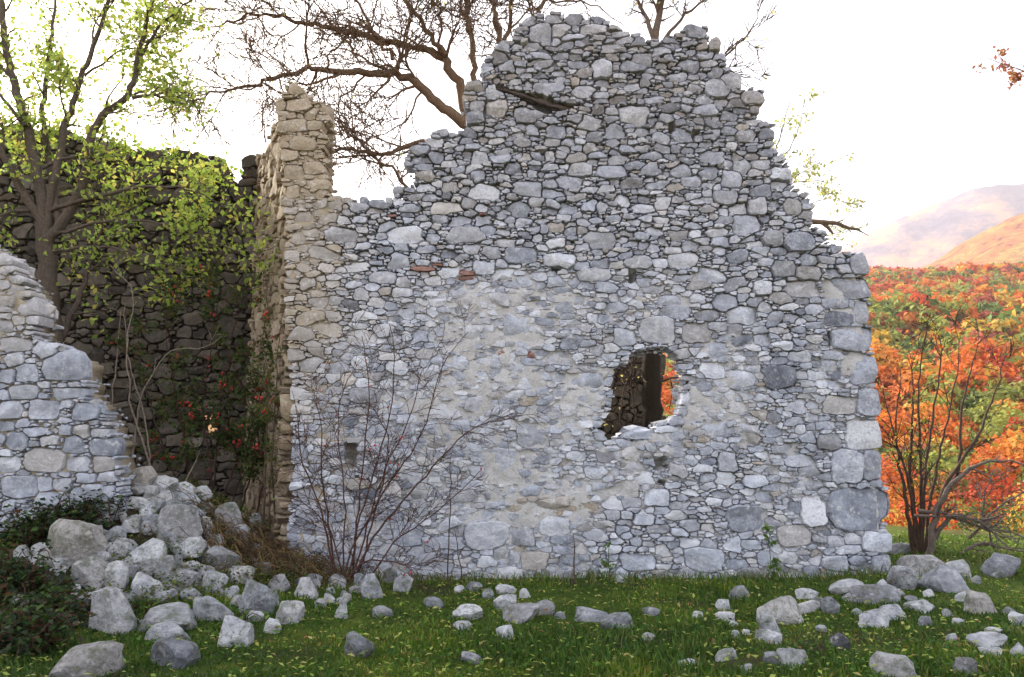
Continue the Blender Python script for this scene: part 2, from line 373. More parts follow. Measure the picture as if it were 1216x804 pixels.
bm = bmesh.new(); bmesh.ops.create_icosphere(bm, subdivisions=1, radius=1); bm.verts.ensure_lookup_table()
IV1 = np.array([v.co for v in bm.verts]); IT1 = np.array([[v.index for v in f.verts] for f in bm.faces]); bm.free()
def lump(rng):
    V = IV1.copy(); ns = rng.normal(size=(9, 3)); ns /= np.linalg.norm(ns, axis=1)[:, None]
    for n in ns: V -= np.multiply.outer(np.maximum(0, V @ n - rng.uniform(.4, .75)), n)
    return V * 1.25
class Wall:
    """a rubble wall: a mortar core and separately laid stones. poly / holes in metres on its face (u along, v up)."""
    def __init__(s, name, label, O, U, N, poly, holes, thick, seed, mats=('stone', 'mortar'), cell=.0125):
        s.O = np.array(O, float); s.U = np.array(U, float) / np.linalg.norm(U); s.N = np.array(N, float) / np.linalg.norm(N)
        s.Z = np.array([0, 0, 1.0]); s.T = thick; s.c = cell; s.rng = np.random.default_rng(seed); s.seed = seed
        s.smat, s.mmat = M[mats[0]], M[mats[1]]
        pu = [p[0] for p in poly]; pv = [p[1] for p in poly]
        s.u0, s.v0 = min(pu) - .2, min(pv) - .2
        s.nu = int((max(pu) - s.u0 + .2) / cell); s.nv = int((max(pv) - s.v0 + .2) / cell)
        gu = s.u0 + (np.arange(s.nu) + .5) * cell; gv = s.v0 + (np.arange(s.nv) + .5) * cell
        s.GU, s.GV = np.meshgrid(gu, gv)
        wu = s.GU + .018 * vn(s.GU * 9, s.GV * 9, seed=seed); wv = s.GV + .018 * vn(s.GU * 9, s.GV * 9, seed=seed + 9)
        s.mask = in_poly(wu, wv, poly)
        s.hole = np.zeros_like(s.mask)
        for h in holes: s.hole |= in_poly(wu, wv, h)
        s.mask &= ~s.hole
        s.emask = shift_any(s.mask, 3) & ~s.hole
        s.edge = shift_any(~s.mask, int(.13 / cell))
        s.occ = np.zeros_like(s.mask); s.st = []
        s.root = thing(name, s.O, label, 'wall')
    def W(s, u, v, n):
        return s.O + np.multiply.outer(u, s.U) + np.multiply.outer(v, s.Z) + np.multiply.outer(n, s.N)
    def sd(s, u, v, a, b, rot, p, k, cut=None):
        i0 = max(0, int((v - max(a, b) * k - s.v0) / s.c)); i1 = min(s.nv, int((v + max(a, b) * k - s.v0) / s.c) + 1)
        j0 = max(0, int((u - a * k - b * .2 - s.u0) / s.c)); j1 = min(s.nu, int((u + a * k + b * .2 - s.u0) / s.c) + 1)
        if i1 <= i0 or j1 <= j0: return None
        du = s.GU[i0:i1, j0:j1] - u; dv = s.GV[i0:i1, j0:j1] - v
        cr, sr = math.cos(rot), math.sin(rot)
        x = (du * cr + dv * sr) / a; y = (-du * sr + dv * cr) / b
        if cut is not None:
            w1, w2, cs = cut
            x, y = x * (1 + w1 * y), y * (1 + w2 * x)
        d = np.maximum(np.abs(x), np.abs(y)) if p > 6 else (np.abs(x) ** p + np.abs(y) ** p) ** (1 / p)
        if cut is not None:
            for cx, cy in cs: d = np.maximum(d, x * cx + y * cy)
        return (i0, i1, j0, j1), d
    def put(s, u, v, a, b, rot, p, force=False, **kw):
        rng = s.rng; mild = .5 if force else 1.0
        cs = []
        for _ in range(rng.integers(1, 4)):
            t = rng.uniform(0, 6.283); o = rng.uniform(.72, 1.12) if not force else rng.uniform(.95, 1.25); cs.append((math.cos(t) / o, math.sin(t) / o))
        cut = (rng.normal() * .16 * mild, rng.normal() * .16 * mild, cs)
        r = s.sd(u, v, a, b, rot, p, 1.12, cut)
        if r is None: return False
        (i0, i1, j0, j1), d = r
        ins = d < (.86 if not force else .7)
        if not ins.any(): return False
        if not force:
            tot = ins.sum()
            if (s.occ[i0:i1, j0:j1] & ins).sum() > .05 * tot: return False
            if (~s.mask[i0:i1, j0:j1] & ins).sum() > .22 * tot: return False
        s.occ[i0:i1, j0:j1] |= d < .98
        s.st.append(dict(u=u, v=v, a=a, b=b, rot=rot, p=p, cut=cut, **kw)); return True
    def anchors(s, lst):
        for (u, v, w, h, *k) in lst: s.put(u, v, w / 2, h / 2, s.rng.normal() * .03, 5.0, True, kind=(k[0] if k else None), anch=True)
    def fill(s, sizes, szfun=None):
        rng = s.rng
        for (amin, amax, asp0, asp1, tries) in sizes:
            free = np.argwhere(s.mask & ~s.occ)
            if not len(free): break
            idx = rng.integers(0, len(free), tries)
            for k in idx:
                i, j = free[k]
                if s.occ[i, j]: continue
                u = s.GU[i, j]; v = s.GV[i, j]
                a = rng.uniform(amin, amax) / 2
                if szfun: a *= szfun(u, v)
                b = a / rng.uniform(asp0, asp1)
                s.put(u, v, a, b, rng.normal() * .13, rng.uniform(2.6, 7.0))
    def layout(s, reach=1.42):
        best = np.full(s.mask.shape, 9.0); lab = np.full(s.mask.shape, -1, int)
        wob = .10 * vn(s.GU * 16, s.GV * 16, seed=s.seed + 3) + .06 * vn(s.GU * 37, s.GV * 37, seed=s.seed + 4)
        for k, q in enumerate(s.st):
            r = s.sd(q['u'], q['v'], q['a'], q['b'], q['rot'], q['p'], 1.5, q['cut'])
            if r is None: continue
            (i0, i1, j0, j1), d = r
            d = d * (1 + wob[i0:i1, j0:j1] * .8)
            bb = best[i0:i1, j0:j1]; m = (d < bb) & (d < (1.1 if q.get('anch') else reach)) & s.emask[i0:i1, j0:j1]
            bb[m] = d[m]; lab[i0:i1, j0:j1][m] = k
        s.lab = lab
    def stone(s, k, proud, joint, deep, K=13):
        q = s.st[k]; rng = s.rng; big = q['a'] * q['b'] > .0042
        if not big: K = 9
        u, v = q['u'], q['v']; ia = int((v - s.v0) / s.c); ja = int((u - s.u0) / s.c)
        if not (0 <= ia < s.nv and 0 <= ja < s.nu) or s.lab[ia, ja] != k: return None
        NR = 44; ang = np.arange(NR) * 2 * math.pi / NR
        du = np.cos(ang) * q['a']; dv = np.sin(ang) * q['b']      # ellipse-spaced rays
        L = np.hypot(du, dv); t = np.arange(.1, 2.2, .03)
        pu = u + np.multiply.outer(du, t); pv = v + np.multiply.outer(dv, t)
        ii = np.clip(((pv - s.v0) / s.c).astype(int), 0, s.nv - 1); jj = np.clip(((pu - s.u0) / s.c).astype(int), 0, s.nu - 1)
        out = s.lab[ii, jj] != k
        first = np.where(out.any(1), out.argmax(1), len(t) - 1)
        rr = t[first] * L
        rr = .6 * rr + .2 * (np.roll(rr, 1) + np.roll(rr, -1))
        # keep the corners: grow a polygon by its farthest points
        ox, oy = du / L * rr, dv / L * rr
        keep = [0, NR // 4, NR // 2, 3 * NR // 4]
        keep = sorted({int(np.argmax(ox)), int(np.argmin(ox)), int(np.argmax(oy)), int(np.argmin(oy))})
        while len(keep) < K:
            e = np.array(keep + [keep[0] + NR]); seg = np.searchsorted(e, np.arange(keep[0], keep[0] + NR), 'right') - 1
            idx = np.arange(keep[0], keep[0] + NR) % NR; A = e[seg] % NR; B = e[seg + 1] % NR
            ax, ay = ox[B] - ox[A], oy[B] - oy[A]
            dd = np.abs((ox[idx] - ox[A]) * ay - (oy[idx] - oy[A]) * ax) / (np.hypot(ax, ay) + 1e-6) + 1e-7 * np.minimum(idx != A, 1)
            m = int(idx[np.argmax(dd)])
            if m in keep: m = next(z for z in range(NR) if z not in keep)
            keep = sorted(keep + [m])
        kk = np.array(keep); rr = rr[kk]; cu, cv = (du / L)[kk], (dv / L)[kk]
        rr = np.maximum(rr - joint * rng.uniform(.6, 1.6), .35 * rr)
        if rr.mean() < .012: return None
        size = rr.mean(); pr = proud
        tu, tv = rng.normal() * .10, rng.normal() * .10 + .02
        rd = min(.022, .2 * size)          # how far the edge is rounded off
        depth = rng.uniform(.16, .3) if deep else min(.16, .1 + size)
        rings = [(1.0, -depth), (1.03, -.045), (1.0, pr - rd * 1.0), (.94, pr - rd * .12), (.55, pr + size * .015)]
        if not big: rings = [(1.0, -depth), rings[2], rings[3]]
        f = np.repeat([a for a, _ in rings], K); nn = np.repeat([b for _, b in rings], K)
        x = np.append(np.tile(cu * rr, len(rings)) * f, 0.0); y = np.append(np.tile(cv * rr, len(rings)) * f, 0.0)
        nn = np.append(nn, pr + size * .04)
        # tilted face, a broken ridge or two and some unevenness
        w = rng.normal(size=(3, 2)) / size * 1.6; ph = rng.uniform(0, 6.28, 3)
        rel = tu * x + tv * y
        for e in range(3): rel = rel + size * (.075, .05, .03)[e] * np.sin(w[e, 0] * x * (1 + e) + w[e, 1] * y * (1 + e) + ph[e])
        ra = rng.uniform(0, 6.28); rel = rel - np.abs(x * math.cos(ra) + y * math.sin(ra) - rng.normal() * .3 * size) * rng.uniform(0, .28)
        nn = np.where(nn > -.04, nn + rel, nn)
        V = np.stack([x, y, nn], -1)
        nr = len(rings); i = np.arange(nr - 1)[:, None] * K; j = np.arange(K)[None, :]; j2 = (j + 1) % K
        Q = np.stack([i + j, i + j2, i + K + j2, i + K + j], -1).reshape(-1, 4)
        T = np.stack([(nr - 1) * K + np.arange(K), (nr - 1) * K + (np.arange(K) + 1) % K, np.full(K, nr * K)], -1)
        B = np.arange(K)[::-1][None, :]
        return V, Q, T, B, math.pi * size ** 2
    def build(s, proudfun, jointfun, tintfun, depfun, part='stone', maxparts=300, core_cell=.035, core_in=.10):
        s.layout(); made = []
        for k in range(len(s.st)):
            q = s.st[k]; i = int((q['v'] - s.v0) / s.c); j = int((q['u'] - s.u0) / s.c)
            deep = bool(s.edge[min(i, s.nv - 1), min(j, s.nu - 1)])
            r = s.stone(k, proudfun(q, s.rng), jointfun(q), deep)
            if r:
                made.append((r[4], k, r))
                if deep:      # loose core stones behind, through the wall's thickness
                    n0 = -.12; sz = math.sqrt(r[4] / math.pi)
                    while n0 > -s.T + .06:
                        w_ = np.array([q['a'], sz, q['b']]) * s.rng.uniform(.75, 1.15, 3)
                        V = lump(s.rng) * w_
                        a = s.rng.normal() * .5; c_, s_ = math.cos(a), math.sin(a)
                        V = np.stack([V[:, 0] * c_ - V[:, 1] * s_ + s.rng.normal() * .035, V[:, 2] + s.rng.normal() * .035 - .01, V[:, 0] * s_ + V[:, 1] * c_ + n0], -1)
                        made.append((0.0, k, (V, None, IT1, None, 0))); n0 -= s.rng.uniform(.12, .24)
        made.sort(key=lambda t: -t[0]); maxparts = min(maxparts, sum(t[0] > 0 for t in made))
        rest = MB(); restlist = []
        nb = 0
        for n, (ar, k, (V, Q, T, B, _)) in enumerate(made):
            q = s.st[k]; col = np.clip(tintfun(q, s.rng), 0, 1)
            wp = s.W(q['u'] + V[:, 0], q['v'] + V[:, 1], V[:, 2])
            if ar > 0 and (nb < maxparts or q.get('kind') == 'brick'):
                c0 = wp[-1]; nb += 1
                kind = q.get('kind') or part
                me = mesh_np(kind, wp - c0, [Q, T, B], M['brick'] if kind == 'brick' else s.smat, np.tile(col, (len(V), 1)), True, 34)
                link(kind, me, s.root, tuple(c0 - s.O))
            else:
                b0 = rest.n; rest.add(wp - s.O, Q, T, col)
                if B is not None: restlist.append(B + b0)
        if rest.n:
            me = mesh_np('small_stones', np.concatenate(rest.V), [np.concatenate(rest.Q), np.concatenate(rest.T), *[np.concatenate([b_ for b_ in restlist if b_.shape[1] == w_]) for w_ in sorted({b_.shape[1] for b_ in restlist})]], s.smat, np.concatenate(rest.C), True, 34)
            link('small_stones', me, s.root, kind='stuff')
        s.core(depfun, core_cell, core_in)
        return len(made)
    def core(s, depfun, cell, inset):
        st = max(1, int(round(cell / s.c)))
        er = s.mask & ~shift_any(~(s.mask), int(inset / s.c))
        # keep the core at the cut foot of the wall
        nu, nv = s.nu // st, s.nv // st
        m = er[st // 2::st, st // 2::st][:nv, :nu]; nv, nu = m.shape
        gu = s.u0 + np.arange(nu + 1) * cell * (st * s.c / cell); gv = s.v0 + np.arange(nv + 1) * st * s.c
        U, Vv = np.meshgrid(gu, gv)
        D = -depfun(U, Vv) + .016 * fbm(U * 11, Vv * 11, o=3, seed=s.seed + 50)
        ju = .45 * cell * vn(U * 23, Vv * 23, seed=s.seed + 60); jv = .45 * cell * vn(U * 23, Vv * 23, seed=s.seed + 61)
        front = s.W((U + ju).ravel(), (Vv + jv).ravel(), D.ravel()) - s.O
        back = s.W((U + ju).ravel(), (Vv + jv).ravel(), np.full(U.size, -s.T) + .03 * fbm(U * 5, Vv * 5, seed=s.seed + 70).ravel()) - s.O
        n1 = U.size; idx = np.arange(n1).reshape(U.shape)
        ii, jj = np.nonzero(m)
        f = np.stack([idx[ii, jj], idx[ii, jj + 1], idx[ii + 1, jj + 1], idx[ii + 1, jj]], -1)
        faces = [f, f[:, ::-1] + n1]
        mp = np.pad(m, 1)
        for (di, dj, a, b) in ((-1, 0, 0, 1), (0, 1, 1, 2), (1, 0, 2, 3), (0, -1, 3, 0)):
            e = ~mp[ii + 1 + di, jj + 1 + dj]
            A, Bq = f[e][:, a], f[e][:, b]
            faces.append(np.stack([Bq, A, A + n1, Bq + n1], -1))
        V = np.vstack([front, back]); used = np.zeros(len(V), bool)
        for x in faces: used[x.ravel()] = True
        re = np.cumsum(used) - 1
        me = mesh_np('mortar_core', V[used], [re[x] for x in faces], s.mmat)
        link('mortar_core', me, s.root)

def uv_of(px, py, Y):
    p = P(px, py, Y); return (p[0], p[2])

# --- the gable wall
YF = 9.5
def fz(l): return [uv_of(x, y, YF) for x, y in l]
OUT = [(338, 725), (346, 600), (350, 520), (347, 440), (342, 380), (341, 300), (339, 230), (333, 200), (338, 180), (329, 160), (334, 140), (329, 118), (338, 112), (341, 97), (351, 98), (357, 108), (364, 112), (364, 124), (374, 122), (384, 130), (390, 143), (383, 154), (389, 166), (379, 178), (390, 190), (382, 203), (391, 214),
       (388, 226), (400, 233), (417, 239), (432, 236), (452, 240), (468, 234), (472, 221), (492, 222), (496, 208), (483, 196), (486, 179), (503, 171), (514, 159), (529, 156), (552, 160), (556, 147), (552, 123),
       (552, 99), (574, 95), (576, 75), (593, 56), (611, 47), (618, 30), (634, 17), (649, 21), (660, 14), (683, 20), (697, 24), (713, 22), (727, 28), (738, 38), (757, 44), (775, 50), (800, 43), (815, 34), (838, 32),
       (842, 47), (854, 52), (855, 67), (860, 77), (868, 88), (880, 91), (883, 106), (904, 108), (907, 119), (899, 129), (901, 142), (912, 149), (917, 168), (924, 183), (935, 195), (938, 210), (943, 224), (956, 229), (963, 246), (961, 261),
       (971, 272), (984, 288), (1001, 297), (1006, 301), (1026, 301), (1029, 330), (1032, 360), (1034, 400), (1038, 440), (1041, 480), (1045, 520), (1046, 560), (1052, 578), (1053, 625), (1055, 650), (1057, 725)]
HOLE = [(728, 434), (745, 432), (748, 422), (760, 414), (790, 413), (805, 424), (810, 446), (809, 472), (804, 492), (790, 500), (781, 503), (774, 509), (748, 514), (728, 525), (710, 511), (716, 503), (724, 492), (728, 481)]
CAV = [[(747, 321), (755, 320), (756, 335), (747, 336)], [(794, 146), (801, 145), (802, 156), (794, 157)], [(654, 317), (667, 317), (666, 322), (655, 322)], [(409, 526), (423, 526), (424, 556), (411, 557)],
       [(589, 101), (640, 116), (683, 127), (668, 133), (645, 136), (615, 116), (590, 107)], [(776, 545), (791, 541), (795, 556), (780, 559)], [(779, 571), (792, 570), (789, 577)], [(971, 533), (984, 534), (982, 539)], [(820, 157), (832, 155), (824, 163)], [(983, 396), (988, 396), (987, 414), (983, 412)]]
ANCH = [(1018, 314, 21, 26), (1005, 343, 54, 27), (992, 360, 32, 13), (997, 379, 37, 18), (1023, 371, 18, 28), (1010, 403, 48, 28), (1024, 438, 30, 36), (1031, 478, 24, 32), (997, 481, 40, 21), (1024, 516, 38, 36), (984, 526, 28, 20), (1005, 554, 36, 40), (1035, 552, 22, 36),
        (1019, 604, 66, 48), (886, 616, 46, 29), (836, 665, 43, 28), (942, 636, 40, 24), (966, 607, 28, 34), (1040, 643, 34, 22), (1045, 670, 22, 22), (992, 669, 30, 17), (896, 571, 30, 15), (863, 549, 22, 26),
        (596, 554, 42, 42), (632, 517, 37, 29), (692, 452, 43, 17), (781, 392, 42, 33), (757, 312, 33, 16), (705, 327, 40, 15), (742, 401, 26, 20), (619, 304, 40, 20), (664, 310, 36, 19), (613, 390, 30, 32), (567, 480, 28, 18), (760, 514, 36, 15),
        (577, 636, 50, 30), (620, 637, 28, 21), (635, 666, 33, 22), (606, 682, 30, 18), (659, 625, 34, 21), (758, 668, 40, 20), (485, 634, 34, 29), (655, 598, 42, 13), (828, 396, 38, 25), (860, 360, 30, 22), (925, 448, 38, 27), (548, 588, 34, 14),
        (553, 280, 46, 20), (480, 280, 44, 22), (530, 248, 36, 16), (642, 40, 30, 24), (714, 83, 24, 26), (725, 205, 36, 17), (689, 202, 30, 18), (660, 158, 24, 18), (652, 106, 38, 14), (590, 130, 26, 24), (566, 128, 18, 14), (564, 105, 22, 12), (564, 142, 22, 16),
        (852, 106, 30, 24), (868, 97, 26, 22), (893, 117, 28, 20), (868, 214, 24, 22), (898, 246, 22, 22), (886, 268, 34, 26), (861, 236, 28, 18), (948, 288, 36, 24), (916, 284, 26, 18), (940, 247, 20, 20), (826, 40, 26, 16), (771, 100, 0, 0), (848, 55, 14, 16),
        (820, 216, 26, 14), (880, 375, 36, 22), (905, 342, 22, 18), (640, 480, 0, 0), (930, 320, 30, 20), (960, 325, 30, 18), (846, 440, 30, 20), (880, 450, 34, 20), (745, 580, 26, 18), (780, 590, 28, 20), (437, 470, 40, 18), (455, 330, 34, 16), (430, 400, 36, 16), (428, 625, 34, 22),
        (352, 106, 18, 16), (355, 125, 34, 18), (350, 150, 40, 16), (360, 172, 34, 18), (372, 150, 22, 14), (345, 185, 22, 16), (350, 205, 26, 18), (372, 200, 26, 16), (348, 228, 18, 16),
        (502, 320, 30, 5, 'brick'), (520, 315, 14, 4, 'brick'), (556, 325, 18, 6, 'brick'), (553, 331, 20, 4, 'brick'), (596, 419, 9, 11, 'brick'), (631, 421, 9, 8, 'brick'), (466, 257, 12, 4, 'brick'), (574, 256, 10, 4, 'brick')]
def to_anch(l, Y, s=1.0):
    r = []
    for a in l:
        if a[2] == 0: continue
        u, v = uv_of(a[0], a[1], Y); k = Y / F_PX * s
        r.append((u, v, a[2] * k, a[3] * k, *a[4:]))
    return r
def solid(cav): return [fz(c) for c in cav]
gable = Wall('gable_wall', 'tall ruined gable wall of grey-white limestone rubble with a ragged window hole', (0, YF, 0), (1, 0, 0), (0, -1, 0), fz(OUT), [fz(HOLE)], .62, 11)
# little cavities stay open in front but not through: no stones there, the core set back
gable.cav = np.zeros_like(gable.mask)
for c in solid(CAV): gable.cav |= in_poly(gable.GU, gable.GV, c)
gable.occ |= gable.cav
gable.emask &= ~gable.cav
gable.anchors(to_anch(ANCH, YF))
gable.fill([(.28, .40, 1.6, 2.8, 70), (.18, .28, 1.3, 2.7, 700), (.12, .21, 1.1, 2.8, 5200), (.085, .15, 1.0, 3.0, 12000), (.055, .095, .8, 3.2, 18000), (.035, .055, .7, 2.6, 10000)],
           lambda u, v: 1.0 if v > 3.2 else .98)
def cement(u, v):
    """how far lime mortar still fills the joints: 1 in the middle, 0 along the washed-out top and right end"""
    m = 1 - sst(.7, 2.9, np.hypot((u - .3) / 1.7, (v - 2.0) / .95))
    m = np.maximum(m, .8 * (1 - sst(.25, .9, np.hypot((u + 1.95) / 1.0, (v - 3.3) / 1.0))))
    m = np.maximum(m, .9 * (1 - sst(.1, .55, np.hypot((u + 2.35) / .55, (v - 3.2) / 1.6))))
    m = np.maximum(m, .75 * sst(-2.0, -2.2, u) * sst(3.2, 3.8, v))
    m = np.maximum(m * .9, .55 * (1 - sst(2.6, 4.6, v)))
    return np.clip(m + .34 * fbm(np.asarray(u) * 1.5, np.asarray(v) * 1.5, o=4, seed=77), 0, 1)
def g_proud(q, rng):
    m = q['cem']; return rng.uniform(-.012, .022) + .012 * (1 - m) + .035 * (1 - m) * rng.uniform(.2, 1.4) + (.015 if q.get('anch') else 0)
def g_joint(q): return .003 + .005 * (1 - q['cem'])
def g_tint(q, rng):
    u, v = q['u'], q['v']; up = float(sst(3.3, 6.0, v)); right = float(sst(2.2, 4.2, u)); left = max(float(sst(-1.7, -2.5, u)) * float(sst(1.5, 3, v)), 1.5 * float(sst(-2.05, -2.2, u)) * float(sst(4.2, 4.6, v)))
    tone = .67 + rng.normal() * .20 - .20 * up - .10 * right
    if rng.random() < .12: tone += .2
    warm = max(0, rng.normal() * .15 + .03) + .6 * left + (.35 if rng.random() < .05 else 0) + .12 * up
    if abs(u - .45) < .5 and abs(v - .83) < .1: warm += .6; tone -= .2
    return np.array([tone, warm, .15 + .55 * up + .45 * right + rng.uniform(-.1, .25)])
cavd = gable.cav
def g_dep(U, Vv):
    m = cement(U, Vv); d = .000 + .075 * (1 - m) ** 1.3
    i = np.clip(((Vv - gable.v0) / gable.c).astype(int), 0, gable.nv - 1); j = np.clip(((U - gable.u0) / gable.c).astype(int), 0, gable.nu - 1)
    return d + .26 * cavd[i, j]
_cm = cement(np.array([q['u'] for q in gable.st]), np.array([q['v'] for q in gable.st]))
for q, c_ in zip(gable.st, _cm): q['cem'] = float(c_)
n_g = gable.build(g_proud, g_joint, g_tint, g_dep)

# --- the broken stub of the same front wall beside the rubble
YL = 8.7
LOUT = [(-190, 700), (-190, 240), (-90, 262), (-30, 285), (0, 299), (14, 310), (20, 326), (34, 336), (37, 355), (46, 378), (40, 394), (48, 409), (70, 412), (86, 416), (99, 432), (101, 452), (103, 472), (119, 482), (129, 508), (141, 530), (138, 552), (147, 567), (143, 600), (141, 700)]
LANCH = [(19, 409, 40, 17), (76, 434, 46, 36), (32, 443, 30, 22), (10, 447, 22, 18), (81, 467, 40, 13), (29, 466, 36, 17), (12, 487, 32, 22), (53, 487, 34, 24), (102, 489, 34, 21), (43, 513, 28, 11), (21, 524, 28, 22), (88, 528, 28, 22), (79, 511, 15, 14), (118, 514, 22, 11), (123, 531, 33, 20), (53, 547, 46, 26), (10, 551, 28, 20), (92, 551, 30, 18), (123, 551, 24, 20), (25, 578, 44, 26), (103, 568, 24, 13), (52, 575, 18, 18), (74, 575, 24, 14), (126, 566, 24, 13), (120, 586, 34, 20), (56, 594, 28, 20), (91, 590, 16, 22), (31, 612, 32, 18), (66, 615, 26, 16),
         (5, 308, 22, 16), (20, 332, 22, 12), (8, 376, 18, 10), (40, 380, 16, 11), (6, 338, 16, 12)]
lw = Wall('broken_wall', 'low broken stub of pale limestone wall stepping down to the rubble heap', (-5, YL, 0), (1, 0, 0), (0, -1, 0), [(u + 5, v) for u, v in [uv_of(x, y, YL) for x, y in LOUT]], [], .6, 23)
lw.anchors([(a[0] + 5, *a[1:]) for a in to_anch(LANCH, YL)])
lw.fill([(.24, .34, 1.2, 1.9, 200), (.17, .26, 1.1, 2.0, 900), (.11, .18, 1.0, 2.2, 2500), (.05, .1, .9, 2.4, 5000), (.035, .055, .8, 2.2, 3000)])
def l_tint(q, rng):
    up = float(sst(2.3, 3.0, q['v'])); t = .60 + rng.normal() * .12
    return np.array([t + .08 * up, max(0, rng.normal() * .12) + .35 * up + (.4 if rng.random() < .06 else 0), .15 + rng.uniform(-.1, .3)])
lw.build(lambda q, r: r.uniform(.0, .05), lambda q: .008, l_tint, lambda U, V: .045 - .03 * sst(2.2, 2.9, V) + 0 * U)

# --- the return wall running back from the gable wall's end
C0 = P(343, 400, YF); C1 = P(299, 400, 12.9)
cu = np.array([C1[0] - C0[0], C1[1] - C0[1], 0]); CL = float(np.linalg.norm(cu)); cu /= CL
cN = np.array([-cu[1], cu[0], 0]); cN = cN if cN[0] < 0 else -cN
c_org = np.array([C0[0], YF + .05, 0]) + cN * .02
cz = lambda py, Y: P(320, py, Y)[2]
CP = [(0, -.3), (CL, -.3), (CL, cz(190, 12.9)), (CL * .82, cz(180, 12.3)), (CL * .72, cz(196, 12)), (CL * .6, cz(150, 11.5)), (CL * .42, cz(146, 10.9)), (CL * .3, cz(130, 10.5)), (.35, cz(112, 9.9)), (0, cz(118, YF))]
cw = Wall('return_wall', 'narrow brown return wall running back from the ragged end of the gable wall', c_org, cu, cN, CP, [], .5, 31, ('tanstone', 'tanmortar'), .02)
cw.fill([(.25, .4, 1.2, 2.2, 500), (.15, .25, 1.1, 2.2, 1800), (.08, .14, 1.0, 2.2, 3000)])
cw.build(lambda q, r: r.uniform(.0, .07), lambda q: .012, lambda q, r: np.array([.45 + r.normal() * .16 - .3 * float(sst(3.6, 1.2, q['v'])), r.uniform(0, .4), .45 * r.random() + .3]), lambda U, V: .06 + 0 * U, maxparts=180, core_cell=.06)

# --- the dark wall at the back of the roofless room
YB = 13.0
BO = [(-330, 640), (-330, 150), (-150, 140), (-40, 158), (30, 150), (90, 160), (130, 168), (165, 176), (205, 178), (222, 183), (240, 184), (258, 186), (261, 196), (268, 200), (270, 215), (284, 222), (291, 210), (290, 190), (300, 184), (308, 190), (318, 220), (320, 640)]
bu = [uv_of(x, y, YB) for x, y in BO]
GLOW = [uv_of(x, y, YB) for x, y in [(234, 492), (250, 490), (253, 506), (247, 518), (237, 514)]]
bw = Wall('rear_wall', 'shade-painted back wall of the roofless room behind the leafy tree', (-6, YB, 0), (1, 0, 0), (0, -1, 0), [(u + 6, v) for u, v in bu], [[(u + 6, v) for u, v in GLOW]], .6, 37, ('shadestone', 'shademortar'), .025)
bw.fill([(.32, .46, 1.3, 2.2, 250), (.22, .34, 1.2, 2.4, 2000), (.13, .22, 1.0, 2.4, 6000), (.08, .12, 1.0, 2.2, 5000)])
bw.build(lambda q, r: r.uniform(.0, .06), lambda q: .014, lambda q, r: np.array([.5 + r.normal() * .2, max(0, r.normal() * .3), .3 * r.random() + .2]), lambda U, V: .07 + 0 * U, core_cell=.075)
# --- its neighbour behind the gable wall, seen through the window hole
IO = [(-2.9, -.3), (2.62, -.3), (2.66, 1.6), (2.58, 2.4), (2.66, 3.3), (2.2, 3.7), (.8, 3.9), (-1, 3.6), (-2.9, 3.8)]
iw = Wall('inner_wall', 'brown rubble wall glimpsed through the window hole of the gable wall', (0, 13.9, 0), (1, 0, 0), (0, -1, 0), IO, [], .55, 43, ('shadestone', 'shademortar'), .025)
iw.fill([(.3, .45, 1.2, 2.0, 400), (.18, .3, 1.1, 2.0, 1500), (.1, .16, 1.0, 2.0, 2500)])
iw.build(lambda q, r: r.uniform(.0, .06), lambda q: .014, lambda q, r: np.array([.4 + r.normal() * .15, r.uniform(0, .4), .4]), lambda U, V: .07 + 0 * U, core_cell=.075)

# ------------------------------------------------------------------ trees and shrubs
def unit(v): return v / (np.linalg.norm(v) + 1e-9)
def grow(mb, p, d, L, r, lvl, g, tips, col):
    n = max(3, int(L / g['seg']) + 1); p = np.array(p, float); d = unit(np.array(d, float)); pts = [p.copy()]
    for i in range(n):
        d = unit(d + RNG.normal(size=3) * g['wander'] + np.array([0, 0, g['up']])); p = p + d * L / n; pts.append(p.copy())
    pts = np.array(pts); rad = np.linspace(r, max(r * .35, g['rmin']), len(pts))
    mb.tube(pts, rad, 6 if r > .03 else (4 if r > .009 else 3), np.clip(np.array(col) * RNG.uniform(.8, 1.2), 0, 1))
    tips.append((pts, lvl))
    if lvl > 0: sprout(mb, pts, rad, lvl, g, tips, col, L)
def sprout(mb, pts, rad, lvl, g, tips, col, L, t0=.2, n=None):
    k = n if n is not None else RNG.poisson(g['kids']) + 1
    for _ in range(k):
        t = RNG.uniform(t0, 1) * (len(pts) - 1); i = min(int(t), len(pts) - 2); f = t - i
        p = pts[i] * (1 - f) + pts[i + 1] * f; dd = unit(pts[i + 1] - pts[i])
        side = unit(np.cross(dd, RNG.normal(size=3))); a = RNG.uniform(g['amin'], g['amax'])
        d = dd * math.cos(a) + side * math.sin(a)
        if 'flat' in g: d[1] *= g['flat']
        rr = min(rad[i] * RNG.uniform(.4, .65), g.get('rkid', 1))
        grow(mb, p, d, L * RNG.uniform(g['lmin'], g['lmax']), max(rr, g['rmin']), lvl - 1, g, tips, col)
def resample(pl, step=.15, jit=.02):
    pl = np.array(pl, float); s = np.concatenate([[0], np.cumsum(np.linalg.norm(np.diff(pl, axis=0), axis=1))])
    n = max(3, int(s[-1] / step)); t = np.linspace(0, s[-1], n)
    q = np.stack([np.interp(t, s, pl[:, k]) for k in range(3)], 1)
    for _ in range(2): q[1:-1] = .5 * q[1:-1] + .25 * (q[:-2] + q[2:])
    q[1:] += RNG.normal(size=q[1:].shape) * jit
    return q
